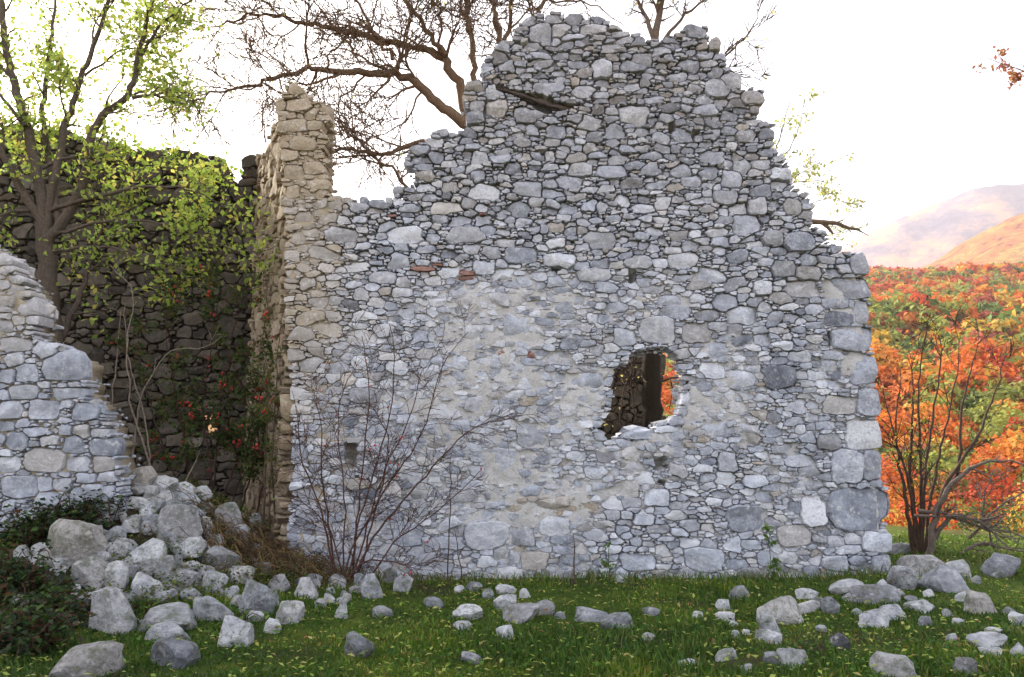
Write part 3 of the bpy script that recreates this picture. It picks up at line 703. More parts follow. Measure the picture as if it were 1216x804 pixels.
def limb(mb, tips, pl, Y, r0, r1, g, col, lvl=2, n=6, dY=0.0, L=None, t0=.2):
    """a limb along photo pixels at depth Y (drifting by dY), with procedural side branches"""
    pts = resample([P(x, y, Y + dY * i / max(1, len(pl) - 1)) for i, (x, y) in enumerate(pl)], .12, g.get('jit', .012))
    rad = np.linspace(r0, r1, len(pts)); mb.tube(pts, rad, 8 if r0 > .05 else 6 if r0 > .02 else 5, col)
    LL = L or np.linalg.norm(np.diff(pts, axis=0), axis=1).sum() * .45
    tips.append((pts, 9))
    if lvl > 0 and n > 0: sprout(mb, pts, rad, lvl, g, tips, col, LL, t0, n)
    return pts
def tip_points(tips, lvls, n, spread):
    sel = [t[0] for t in tips if t[1] in lvls]; out = []
    for _ in range(n):
        q = sel[RNG.integers(len(sel))]; t = RNG.uniform(.25, 1) * (len(q) - 1); i = min(int(t), len(q) - 2); f = t - i
        out.append(q[i] * (1 - f) + q[i + 1] * f + RNG.normal(size=3) * spread)
    return np.array(out)
def pal(n, cols, w=None, var=.15):
    cols = np.array(cols, float); k = RNG.choice(len(cols), n, p=None if w is None else np.array(w) / sum(w))
    return np.clip(cols[k] * RNG.uniform(1 - var, 1 + var, (n, 1)) * RNG.uniform(.93, 1.07, (n, 3)), 0, 1)
def finish(root, parts):
    """parts: (name, MB, mat); everything was built in world space: bring it to the root"""
    o = np.array(root.location)
    for nm, mb, mt in parts:
        if not mb.n: continue
        mb.V = [v - o for v in mb.V]; link(nm, mb.mesh(nm, mt), root, kind='stuff' if nm in ('leaves', 'crown', 'twigs', 'berries') else None)
def foot(px, py, Y):
    p = P(px, py, Y); p[2] = float(hgt(p[0], p[1])); return p
def to_px(p, Y=None):
    d = np.array(p, float) - CAMP; f = d[1] * math.cos(TH) + d[2] * math.sin(TH); u = -d[1] * math.sin(TH) + d[2] * math.cos(TH)
    return CX + F_PX * d[0] / f, CY - F_PX * u / f
def stem_from_ground(pl, Y):
    """pixel polyline whose first point is replaced by the ground below it"""
    p = foot(pl[0][0], pl[0][1], Y); x, y = to_px(p - np.array([0, 0, .12])); return [(x, y)] + list(pl[1:])

BROWN, GREYB, DARK = (.19, .128, .08), (.17, .145, .12), (.075, .055, .042)
# --- big bare tree behind the gable wall
g_bare = dict(seg=.15, wander=.22, up=.03, rmin=.0068, kids=4.8, amin=.35, amax=1.05, lmin=.48, lmax=.88, rkid=.03)
tr, br, tips = MB(), [], []
Yt = 12.4
base = foot(610, 640, Yt)
limb(tr, tips, stem_from_ground([(612, 640), (604, 450), (590, 300), (572, 190), (556, 145)], Yt), Yt, .22, .12, g_bare, (.14, .095, .06), 0)
for pl, r0, r1, n, lv, dy in [
    ([(558, 150), (544, 142), (511, 116), (481, 88), (455, 84), (420, 84), (380, 84), (362, 80), (328, 95), (298, 101), (261, 108), (231, 123)], .14, .012, 17, 3, -1.0),
    ([(557, 145), (540, 86), (522, 63), (473, 52), (417, 38), (380, 30), (317, 17), (280, 19), (254, 34), (228, 35)], .13, .012, 16, 3, .4),
    ([(466, 71), (440, 30), (421, 0), (400, -40)], .05, .02, 5, 3, .3), ([(530, 66), (503, 34), (480, 0), (465, -30)], .07, .03, 5, 3, -.3),
    ([(558, 140), (563, 93), (559, 37), (552, 0), (548, -50)], .085, .04, 6, 3, 0), ([(575, 130), (596, 60), (596, 45), (589, 15), (581, 0), (575, -40)], .10, .03, 5, 3, .3),
    ([(596, 52), (604, 37), (606, 0), (610, -40)], .06, .03, 4, 3, 0), ([(600, 130), (625, 60), (641, 11), (652, 0), (668, -30)], .10, .035, 5, 3, .4), ([(652, 0), (690, 0), (720, 14), (745, 30)], .03, .008, 5, 2, 0),
    ([(560, 175), (492, 172), (455, 183), (417, 179), (387, 177), (350, 195)], .075, .02, 12, 2, -.6), ([(540, 240), (500, 232), (477, 216), (447, 187), (391, 138), (360, 110)], .05, .012, 12, 2, -.4),
    ([(522, 63), (525, 20), (512, -20)], .04, .02, 4, 3, .2), ([(420, 60), (380, 10), (350, -30)], .035, .012, 4, 3, .3), ([(440, 84), (400, 120), (420, 170), (455, 215)], .03, .008, 6, 2, .2), ([(500, 110), (480, 150), (440, 165)], .03, .008, 6, 2, .3),
    ([(340, 20), (300, -20)], .02, .008, 4, 2, 0), ([(262, 30), (240, 60), (225, 90)], .015, .006, 4, 2, 0)]:
    br.append(MB()); limb(br[-1], tips, pl, Yt, r0 * .66, r1 * .8, dict(g_bare, jit=.028), BROWN, lv, int(n * 1.35), dy, L=1.25)
t = thing('bare_tree', base, 'big bare brown tree spreading crooked limbs behind the high gable wall', 'tree')
lf = MB(); lp = tip_points(tips, (0,), 420, .04); lf.leaves(lp, RNG.uniform(.03, .075, len(lp)), pal(len(lp), [(.42, .46, .10), (.5, .45, .14), (.36, .42, .12)]))
finish(t, [('trunk', tr, M['bark']), *[('branch', b_, M['bark']) for b_ in br], ('leaves', lf, M['leaf'])])

# --- tree whose dark trunk stands in the window hole
tr, br, tips = MB(), [], []
Yw = 11.3
base = foot(775, 640, Yw)
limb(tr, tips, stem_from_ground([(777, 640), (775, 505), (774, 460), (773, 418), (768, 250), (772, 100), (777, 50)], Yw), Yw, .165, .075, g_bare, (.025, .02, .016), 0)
for pl, r0, r1, n in [([(777, 52), (782, 20), (787, 0), (792, -40)], .06, .03, 7), ([(777, 48), (768, 20), (757, 0), (750, -30)], .04, .015, 6), ([(780, 60), (805, 25), (830, 5), (850, -10)], .035, .012, 7),
                      ([(774, 120), (820, 90), (856, 72), (870, 58), (885, 45), (900, 22)], .035, .008, 8), ([(830, 90), (858, 76), (872, 84), (886, 93), (905, 95)], .02, .006, 6),
                      ([(770, 480), (752, 455), (740, 430), (725, 400)], .02, .012, 6), ([(765, 520), (748, 470), (752, 420)], .015, .01, 6), ([(740, 560), (735, 500), (745, 440)], .014, .01, 6), ([(775, 455), (800, 448), (830, 446)], .018, .01, 1)]:
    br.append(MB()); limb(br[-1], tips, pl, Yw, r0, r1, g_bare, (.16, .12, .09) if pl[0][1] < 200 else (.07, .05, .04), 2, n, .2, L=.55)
t = thing('slender_tree', base, 'slender tree whose dark trunk shows inside the window hole of the gable wall', 'tree')
lf = MB(); lp = tip_points(tips, (0,), 160, .03); lf.leaves(lp, RNG.uniform(.03, .07, len(lp)), pal(len(lp), [(.48, .50, .16), (.5, .44, .16)]))
finish(t, [('trunk', tr, M['bark']), *[('branch', b_, M['bark']) for b_ in br], ('leaves', lf, M['leaf'])])

# --- pale leafed sapling beyond the sloping right edge of the gable
tr, br, tips = MB(), [], []
Yc = 11.6; base = foot(880, 640, Yc)
g_sap = dict(seg=.1, wander=.16, up=.02, rmin=.003, kids=2.4, amin=.35, amax=.9, lmin=.35, lmax=.65, rkid=.01)
limb(tr, tips, stem_from_ground([(885, 640), (885, 400), (892, 300), (905, 230), (922, 175), (938, 120)], Yc), Yc, .05, .006, g_sap, GREYB, 2, 12, L=.5, t0=.55)
for pl in [[(892, 300), (925, 222), (960, 200), (1000, 184)], [(890, 310), (930, 255), (975, 235), (1035, 247)], [(910, 215), (930, 190), (950, 150), (956, 118)], [(900, 260), (940, 215), (985, 215), (1000, 222)], [(890, 320), (950, 290), (1005, 272), (1018, 262)]]:
    br.append(MB()); limb(br[-1], tips, pl, Yc, .012, .004, g_sap, GREYB, 2, 9, .2, L=.5, t0=.3)
t = thing('young_tree', base, 'thin pale-leaved young tree peeping past the sloping edge of the gable wall', 'tree')
lf = MB(); lp = tip_points(tips, (0, 1), 900, .05); lf.leaves(lp, RNG.uniform(.04, .085, len(lp)), pal(len(lp), [(.42, .46, .14), (.5, .5, .2), (.36, .42, .12)]))
finish(t, [('trunk', tr, M['bark']), *[('branch', b_, M['bark']) for b_ in br], ('leaves', lf, M['leaf'])])

# --- leafy tree growing inside the roofless room
tr, br, tips = MB(), [], []
Yg = 10.7; base = foot(70, 560, Yg)
g_leafy = dict(seg=.12, wander=.17, up=.04, rmin=.005, kids=3.8, amin=.4, amax=1.0, lmin=.4, lmax=.7, rkid=.02)
KB = (.13, .102, .08)
limb(tr, tips, stem_from_ground([(74, 560), (66, 430), (60, 370), (55, 310), (52, 265)], Yg), Yg, .15, .115, g_leafy, KB, 0)
for pl, r0, r1, n, dy in [([(54, 275), (46, 220), (35, 160), (20, 110), (6, 60), (0, 0), (-5, -50)], .085, .03, 10, .3), ([(55, 290), (85, 250), (105, 200), (108, 157), (123, 134), (157, 114), (164, 67), (176, 20), (185, -20)], .08, .02, 12, 0),
                          ([(53, 270), (68, 200), (76, 160), (90, 110), (112, 50), (130, 0), (140, -40)], .06, .02, 10, .4), ([(52, 268), (20, 215), (0, 175), (-40, 130)], .06, .03, 7, -.3), ([(157, 116), (180, 112), (212, 112)], .03, .006, 5, 0),
                          ([(160, 80), (187, 32), (226, 0), (250, -20)], .025, .008, 6, .2), ([(70, 265), (60, 200), (50, 130), (60, 60), (66, 0)], .05, .02, 10, .8), ([(66, 420), (95, 350), (110, 300), (130, 250), (150, 200)], .045, .012, 9, .5),
                          ([(60, 250), (110, 235), (160, 222), (215, 222), (262, 240), (290, 262)], .03, .006, 6, -.5), ([(62, 280), (120, 262), (180, 262), (240, 280), (285, 300)], .025, .005, 6, -.6), ([(60, 300), (110, 290), (170, 300), (225, 330), (260, 345)], .022, .005, 5, -.7),
                          ([(40, 250), (10, 250), (-30, 270)], .03, .01, 8, -.5), ([(50, 200), (100, 180), (170, 195), (230, 205)], .03, .006, 5, .5), ([(30, 150), (-10, 100), (-40, 60)], .03, .01, 6, 0), ([(100, 90), (140, 60), (170, 55), (200, 70)], .02, .006, 7, .2)]:
    br.append(MB()); limb(br[-1], tips, pl, Yg, r0, r1, g_leafy, KB, 2, n + 2, dy, L=.95)
t = thing('leafy_tree', base, 'multi-stemmed tree with yellow-green autumn leaves inside the roofless room', 'tree')
lp = tip_points(tips, (0, 0, 1), 8600, .12)
lf = MB(); lf.leaves(lp, RNG.uniform(.05, .11, len(lp)), pal(len(lp), [(.36, .48, .08), (.48, .56, .12), (.24, .36, .06), (.60, .56, .12)], (3, 3, 2, 1)))
finish(t, [('trunk', tr, M['bark']), *[('branch', b_, M['bark']) for b_ in br], ('crown', lf, M['leaf'])])

# --- rose bush with red hips inside the room
def berries(pts, r):
    mb = MB(); bm = bmesh.new(); bmesh.ops.create_icosphere(bm, subdivisions=1, radius=1); bm.verts.ensure_lookup_table()
    V = np.array([v.co for v in bm.verts]); T = np.array([[v.index for v in f.verts] for f in bm.faces]); bm.free()
    for p in pts: mb.add(V * r * np.array([1, 1, 1.25]) * RNG.uniform(.8, 1.25) + p, None, T, np.clip(np.array([.5, .02, .02]) * RNG.uniform(.7, 1.3), 0, 1))
    return mb
g_rose = dict(seg=.1, wander=.14, up=-.03, rmin=.0025, kids=2.8, amin=.4, amax=1.1, lmin=.35, lmax=.65, rkid=.008)
def shrub(name, label, Yb, stems, col, nleaf, lcols, lsize, nberry=0, g=g_rose, lvl=2, kids=8, L=.6, spread=.04, r0=.014, bsz=.016, cat='shrub', wts=None):
    tr, br, tips = [], MB(), []
    b = foot(stems[0][0][0], stems[0][0][1], Yb)
    for pl in stems:
        tr.append(MB()); pts = limb(tr[-1], [], stem_from_ground(pl, Yb), Yb, r0 * RNG.uniform(.8, 1.2), .004, dict(g, jit=.008), col, 0, 0, RNG.uniform(-.35, .35))
        tips.append((pts, 9)); sprout(br, pts, np.linspace(r0 * .7, .004, len(pts)), lvl, g, tips, col, L, .25, kids)
    t = thing(name, b, label, cat)
    parts = [('stem', q_, M['bark']) for q_ in tr] + [('twigs', br, M['bark'])]
    if nleaf:
        lf = MB(); lp = tip_points(tips, (0, 1), nleaf, spread); lf.leaves(lp, RNG.uniform(lsize[0], lsize[1], len(lp)), pal(len(lp), lcols, wts)); parts.append(('leaves', lf, M['leaf']))
    if nberry:
        bp = tip_points(tips, (0,), nberry, .015); bp = np.concatenate([bp + RNG.normal(size=bp.shape) * .025 for _ in range(3)]) if bsz > .012 else bp
        parts.append(('berries', berries(bp, bsz), M['berry']))
    finish(t, parts); return t
shrub('rose_bush', 'dense dark rose bush with red hips against the dark back wall', 10.6,
      [[(240, 600), (215, 500), (200, 420), (195, 340)], [(250, 600), (262, 480), (275, 400), (295, 335)], [(260, 600), (240, 480), (255, 380), (262, 335)], [(270, 600), (300, 500), (320, 440), (335, 400)], [(230, 600), (190, 520), (170, 450), (165, 400)], [(280, 600), (310, 520), (290, 460), (270, 420)], [(300, 610), (320, 540), (330, 500), (300, 470)], [(250, 600), (285, 540), (250, 490), (220, 470)]],
      (.09, .05, .04), 6500, [(.06, .11, .025), (.10, .17, .035), (.045, .08, .025), (.16, .13, .04)], (.03, .075), 46, r0=.016, kids=12, L=.75)
shrub('creeper', 'green leafy creeper climbing the ragged left end of the gable wall', 9.75,
      [[(318, 620), (325, 500), (330, 420), (335, 370)], [(312, 620), (318, 480), (312, 400), (318, 330)], [(330, 620), (322, 520), (340, 450), (352, 410)]], (.12, .09, .06), 900, [(.07, .11, .025), (.12, .16, .03), (.2, .2, .04)], (.025, .055), 10, kids=9, L=.4)
shrub('dead_sapling', 'pale dead sapling stems leaning before the dark back wall', 10.3,
      [[(172, 620), (178, 530), (168, 480), (152, 430), (147, 362)], [(135, 620), (128, 520), (137, 440), (143, 370)], [(190, 620), (175, 540), (152, 470), (150, 400), (163, 345), (130, 315)], [(150, 620), (165, 470), (200, 412), (245, 416), (262, 400)], [(210, 620), (225, 560), (238, 535)]],
      (.34, .28, .22), 0, [], None, 0, kids=3, L=.45, r0=.017, cat='sapling')
# --- bare rose bush in front of the gable wall
shrub('bare_bush', 'bare brown bush with a few red hips in front of the gable wall', 8.85,
      [[(410, 690), (425, 620), (445, 560), (462, 500), (470, 420), (462, 385)], [(415, 690), (440, 640), (500, 570), (560, 505), (620, 495)], [(405, 690), (410, 600), (400, 520), (405, 460), (420, 440)], [(400, 690), (385, 610), (360, 560), (350, 480)], [(420, 690), (450, 590), (500, 520), (525, 430), (555, 395)],
       [(408, 690), (400, 640), (370, 600), (345, 590)], [(415, 690), (430, 560), (440, 470), (430, 400)], [(425, 690), (470, 640), (530, 600), (570, 560)], [(412, 690), (455, 560), (490, 490), (500, 440)], [(405, 690), (380, 560), (385, 500), (370, 470)], [(400, 690), (430, 660), (470, 668), (500, 676)], [(404, 690), (420, 640), (450, 600), (465, 520), (440, 480)]],
      (.115, .062, .05), 26, [(.16, .25, .05), (.3, .3, .06)], (.025, .05), 26, g=dict(g_rose, kids=3.6), kids=17, L=.68, r0=.013, bsz=.010)
for i, (pl, lab, ng) in enumerate([([(531, 705), (533, 640), (536, 570), (533, 545)], 'lone dark upright sapling stem close to the bare bush', 4), ([(681, 700), (683, 655), (681, 635)], 'short bare twig standing at the foot of the gable wall midway', 2),
                      ([(549, 705), (545, 655), (540, 630)], 'thin bent twig rising from the grass beside the lone sapling stem', 2)]):
    shrub('bare_sapling', lab, 9.1, [pl], (.10, .07, .055), 0, [], None, 0, kids=ng, L=.3, r0=.011, lvl=1, cat='sapling')
for pl, lab, nl in [([(724, 700), (722, 660), (723, 645)], 'small green weed at the wall foot below the window hole', 60), ([(915, 700), (913, 655), (916, 630)], 'taller green weed at the wall foot near the corner stones', 110)]:
    shrub('weed', lab, 9.3, [pl, [(pl[0][0] + 4, 700), (pl[1][0] + 9, 670)]], (.10, .14, .04), nl, [(.10, .19, .03), (.16, .26, .05)], (.03, .07), 0, kids=5, L=.16, r0=.006, lvl=1, cat='weed', spread=.02)

# --- multi-stemmed shrub beyond the corner
g_rs = dict(seg=.11, wander=.15, up=.05, rmin=.005, kids=3.0, amin=.35, amax=.95, lmin=.4, lmax=.7, rkid=.012)
shrub('bare_shrub', 'bare many-stemmed shrub beside the squared corner stones of the gable wall', 10.9,
      [[(1088, 650), (1085, 600), (1072, 550), (1055, 490), (1045, 450)], [(1090, 650), (1095, 590), (1092, 520), (1090, 450), (1100, 390)], [(1095, 650), (1105, 590), (1120, 520), (1135, 450), (1140, 400)], [(1086, 650), (1075, 590), (1062, 520), (1070, 440)], [(1100, 650), (1112, 600), (1140, 560), (1142, 480), (1165, 400)], [(1098, 650), (1120, 580), (1160, 520), (1185, 460), (1196, 410)], [(1094, 650), (1098, 560), (1110, 480), (1120, 410), (1105, 375)], [(1090, 650), (1080, 540), (1085, 470), (1078, 420)]],
      (.10, .065, .05), 260, [(.45, .40, .05), (.5, .2, .04), (.3, .34, .06)], (.04, .08), 0, g=g_rs, kids=9, L=.62, r0=.032)
br, tips = [], []
for pl, r0 in [([(1100, 648), (1112, 600), (1130, 575), (1165, 548), (1200, 545), (1240, 560)], .05), ([(1110, 640), (1130, 605), (1165, 620), (1200, 650)], .035), ([(1090, 606), (1130, 612), (1180, 632), (1230, 640)], .03), ([(1085, 612), (1140, 614), (1170, 618)], .022), ([(1150, 640), (1185, 600), (1230, 575)], .02), ([(1125, 650), (1160, 640), (1215, 660), (1250, 650)], .025), ([(1160, 655), (1195, 662), (1240, 690)], .02), ([(1205, 690), (1180, 660), (1165, 600), (1180, 560)], .016)]:
    br.append(MB()); limb(br[-1], tips, stem_from_ground(pl, 10.6) if pl[0][1] > 645 else pl, 10.6, r0, .008, g_rs, (.19, .155, .13), 2, 8, -.4, L=.5)
t = thing('fallen_branch', foot(1130, 660, 10.6), 'grey fallen branches lying tangled at the foot of the bare shrub', 'branch'); finish(t, [('branch', b_, M['bark']) for b_ in br])

# --- dead branch sticking out of the gable's right edge
br, tips = MB(), []
limb(br, tips, [(935, 258), (958, 262), (975, 262), (990, 266), (1020, 272)], YF + .25, .045, .016, g_rs, (.22, .15, .10), 1, 3, L=.25, t0=.5)
limb(br, tips, [(975, 263), (984, 268), (990, 276)], YF + .25, .03, .014, g_rs, (.22, .15, .10), 0, 0)
t = thing('dead_branch', P(958, 262, YF + .25), 'short dead branch jutting from the sloping right edge of the gable wall', 'branch'); finish(t, [('wood', br, M['bark'])])
# --- rotten timber set in the gable near its top
tb = MB()
q = resample([P(588, 103, YF - .0), P(608, 107, YF - .03), P(635, 116, YF - .03), P(660, 126, YF - .02), P(684, 130, YF + .03)], .07, .006)
q = q + np.array([0, .05, 0])
for dz, dy, rr_, cc in ((0, 0, .026, (.13, .105, .09)), (.035, .03, .022, (.085, .068, .056)), (-.03, .03, .020, (.06, .048, .04)), (.012, .055, .03, (.05, .04, .032))):
    tb.tube(q + np.array([0, dy, dz]) + RNG.normal(size=q.shape) * .004, rr_ * (1 + .35 * np.sin(np.arange(len(q)) * 1.7 + dz * 90)) * np.linspace(.75, 1.35, len(q)), 6, cc)
t = thing('timber', q[0], 'rotten timber lying aslant in the stones near the top of the gable wall', 'timber'); finish(t, [('beam', tb, M['bark'])])

# --- tree out of frame whose orange twig hangs in
tr, br, tips = MB(), [], []
Yo = 9.0; base = foot(1420, 640, Yo)
limb(tr, tips, stem_from_ground([(1420, 700), (1415, 400), (1400, 100), (1390, -60)], Yo), Yo, .09, .04, g_sap, GREYB, 0)
br.append(MB()); limb(br[0], tips, [(1405, 180), (1330, 130), (1260, 100), (1215, 84), (1172, 68)], Yo, .02, .004, g_sap, (.2, .13, .1), 2, 14, L=.4, t0=.6)
t = thing('maple_tree', base, 'tree with a twig of rusty orange leaves hanging against the white sky', 'tree')
lf = MB(); lp = tip_points([x for x in tips if x[1] != 9], (0, 1), 260, .03); lf.leaves(lp, RNG.uniform(.04, .08, len(lp)), pal(len(lp), [(.45, .16, .07), (.5, .25, .1), (.35, .12, .07)]))
finish(t, [('trunk', tr, M['bark']), *[('branch', b_, M['bark']) for b_ in br], ('leaves', lf, M['leaf'])])

# ------------------------------------------------------------------ autumn wood on the far slope
def forest():
    mb = MB(); rng = np.random.default_rng(99)
    r = 46.0; cnt = 0
    colz = np.array([(.58, .15, .03), (.50, .08, .03), (.60, .23, .04), (.52, .34, .06), (.26, .29, .06), (.13, .19, .05), (.42, .12, .07)])
    while r < RIDGE * 1.02:
        cr = 1.9 + 1.0 * min(1, r / 350)
        dr = cr * 1.15
        a0, a1 = 7.0, 40.0
        na = int(math.radians(a1 - a0) * r / (cr * 1.25))
        az = np.radians(a0 + (a1 - a0) * (np.arange(na) + rng.uniform(-.4, .4, na)) / na)
        rr = r + rng.uniform(-.5, .5, na) * dr
        x = rr * np.sin(az); y = rr * np.cos(az); z = hgt(x, y)
        nq = 800 if r < 72 else 380 if r < 110 else 170 if r < 190 else 64 if r < 320 else 31 if r < 470 else 20
        cl = fbm(x * .03, y * .03, o=3, seed=55); cg = fbm(x * .05 + 9, y * .05, o=3, seed=56)
        S = cr * rng.uniform(.7, 1.3, na); Hh = S * rng.uniform(.9, 1.4, na)
        W = np.tile([3.2, .8, 2.8, 1.7, 2.0, 1.2, .8], (na, 1))
        W[cg > .25, 4:6] *= 7; W[cl > .2, 1] *= 2; W[cl > .2, 0] *= 1.6
        pick = (np.cumsum(W, 1) / W.sum(1)[:, None] < rng.random(na)[:, None]).sum(1)
        c = colz[np.clip(pick, 0, 6)] * rng.uniform(.7, 1.25, (na, 1)); ph = (cnt + np.arange(na))[:, None]
        d = rng.normal(size=(na, nq, 3)); d /= np.linalg.norm(d, axis=2)[..., None]
        d[..., 2] = np.where(d[..., 2] < -.35, -d[..., 2], d[..., 2])
        rad = rng.uniform(.72, 1.05, (na, nq)) + .13 * np.sin(d[..., 0] * 4.3 + ph) + .13 * np.sin(d[..., 1] * 4.9 + ph * 1.7) * np.cos(d[..., 2] * 4 + ph)
        pos = np.stack([x[:, None] + d[..., 0] * rad * S[:, None], y[:, None] + d[..., 1] * rad * S[:, None], (z + Hh * 1.15)[:, None] + d[..., 2] * rad * Hh[:, None]], -1).reshape(-1, 3)
        cc = np.clip(c[:, None, :] * rng.uniform(.65, 1.3, (na, nq, 1)), 0, 1).reshape(-1, 3)
        # leaf clumps face roughly outwards
        d = d.reshape(-1, 3); n = d + rng.normal(size=d.shape) * .55; n /= np.linalg.norm(n, axis=1)[:, None]
        u = np.cross(n, rng.normal(size=d.shape)); u /= np.linalg.norm(u, axis=1)[:, None]; v = np.cross(n, u)
        sz = np.repeat(S, nq)[:, None] * (.115 if nq > 700 else .17 if nq > 300 else .27 if nq > 100 else .45 if nq > 50 else .66 if nq > 30 else .9) * rng.uniform(.6, 1.2, (na * nq, 1))
        if nq > 700:
            V = np.stack([pos - u * sz * .5, pos + v * sz * .42 + n * sz * .1, pos + u * sz * .5, pos - v * sz * .42 + n * sz * .1], 1).reshape(-1, 3)
            mb.add(V, np.arange(na * nq * 4).reshape(-1, 4), None, np.repeat(cc, 4, 0))
        else:
            V = np.stack([pos - u * sz * .62 - v * sz * .4, pos + v * sz * .7, pos + u * sz * .62 - v * sz * .36], 1).reshape(-1, 3)
            mb.add(V, None, np.arange(na * nq * 3).reshape(-1, 3), np.repeat(cc, 3, 0))
        cnt += na
        r += dr
    o = link('autumn_wood', mb.mesh('autumn_wood', M['forest'], False), kind='stuff')
    tag(o, 'red and orange autumn wood covering the far hillside', 'wood'); return cnt
n_f = forest()

# ------------------------------------------------------------------ rubble
bm = bmesh.new(); bmesh.ops.create_icosphere(bm, subdivisions=3, radius=1); bm.verts.ensure_lookup_table()
IV = np.array([v.co for v in bm.verts]); IT = np.array([[v.index for v in f.verts] for f in bm.faces]); bm.free()
bm = bmesh.new(); bmesh.ops.create_icosphere(bm, subdivisions=2, radius=1); bm.verts.ensure_lookup_table()
IV2 = np.array([v.co for v in bm.verts]); IT2 = np.array([[v.index for v in f.verts] for f in bm.faces]); bm.free()
ROCKS = []
def rock_shape(w, h, d, rng, fine=True):
    V = (IV if fine else IV2).copy(); T = IT if fine else IT2
    V = V / ((np.abs(V) ** 5).sum(1) ** .2)[:, None]           # start from a block, then break faces off it
    a, b = rng.uniform(0, 6.28), rng.normal() * .3
    V = V @ np.array([[math.cos(a), -math.sin(a), 0], [math.sin(a), math.cos(a), 0], [0, 0, 1]]) @ np.array([[1, 0, 0], [0, math.cos(b), -math.sin(b)], [0, math.sin(b), math.cos(b)]])
    ns = rng.normal(size=(13, 3)); ns[:, 2] *= .8; ns /= np.linalg.norm(ns, axis=1)[:, None]
    for n in ns:
        off = rng.uniform(.62, 1.1); e = np.maximum(0, V @ n - off); V -= np.multiply.outer(e, n)
    e = np.maximum(0, -V[:, 2] - .5); V[:, 2] += e; V[:, :2] *= (1 + .12 * np.clip(-V[:, 2], 0, 1))[:, None]
    k = rng.uniform(0, 90)
    V = V * (1 + .07 * fbm(V[:, 0] * 2.6 + k, V[:, 1] * 2.6, V[:, 2] * 2.6, o=3, seed=4)[:, None])
    V -= (V.max(0) + V.min(0)) / 2; V /= (V.max(0) - V.min(0)) / 2
    V = V * np.array([w, d, h]) / 2
    a = rng.normal() * .12; c, s_ = math.cos(a), math.sin(a)
    x, z = V[:, 0].copy(), V[:, 2].copy(); V[:, 0] = c * x - s_ * z; V[:, 2] = s_ * x + c * z
    return V, T
def rock(px, py, w, h, label, group=None, tone=None, name='rubble_stone', sink=.34, warm=0.0, rng=np.random.default_rng(5)):
    p = ground_hit(px, py + h / 2 - 1)
    if p is None: return None
    k = np.linalg.norm(p - CAMP) / F_PX; ww, hh = w * k, h * k * 1.1
    d = ww * rng.uniform(.6, .95)
    V, T = rock_shape(ww, hh, d, rng, w > 30)
    p = p + np.array([0, d * .3, 0]); p[2] = float(hgt(p[0], p[1])) + hh / 2 * (1 - sink)
    t = tone if tone is not None else rng.uniform(.42, .85)
    if isinstance(label, int):
        size = 'tiny' if w < 13 else 'small' if w < 20 else 'middling' if w < 31 else 'large'
        hue = 'buff' if warm > .15 else 'white' if t > .82 else 'pale grey' if t > .62 else 'grey' if t > .42 else 'dark grey'
        form = 'flat slab' if w / h > 2 else 'squat stone' if w / h > 1.4 else 'blocky stone' if w / h > .95 else 'upright stone'
        if label == 0:
            at = 'on the crest of the rubble heap before the dark room' if py < 612 else ('among the blocks of the rubble heap under the broken wall' if px < 190 else 'on the flank of the rubble heap facing the return wall' if px < 300 else 'at the heap edge beside the bare bush') if py < 690 else 'at the foot of the rubble heap beside the brambles' if px < 150 else 'at the grassy foot of the rubble heap' if px < 290 else 'in grass between heap and bare bush'
        elif label == 1:
            at = 'by the roots of the bare bush' if px < 520 else 'in grass before the middle of the gable wall' if px < 680 else 'in grass below the window hole' if px < 810 else 'in grass around the forked white boulder'
        else:
            at = 'between the gable corner and the bare shrub' if py < 700 else 'in the stone scatter past the gable corner' if py < 735 else 'in open grass beyond the stone scatter of the gable corner'
        label = f'{size} {hue} {form} {at}'; group = f'{hue} stones {at}'
    tint = np.array([t + .08 + rng.normal() * .06, warm + max(0, rng.normal() * .12), rng.uniform(0, .8)])
    me = mesh_np(name, V, [T], M['rock'], np.tile(tint, (len(V), 1)), True, 22)
    o = link(name, me, None, tuple(p)); o.rotation_euler = (0, 0, 0)
    ROCKS.append((p, max(ww, d) / 2)); return tag(o, label, 'stone', group)
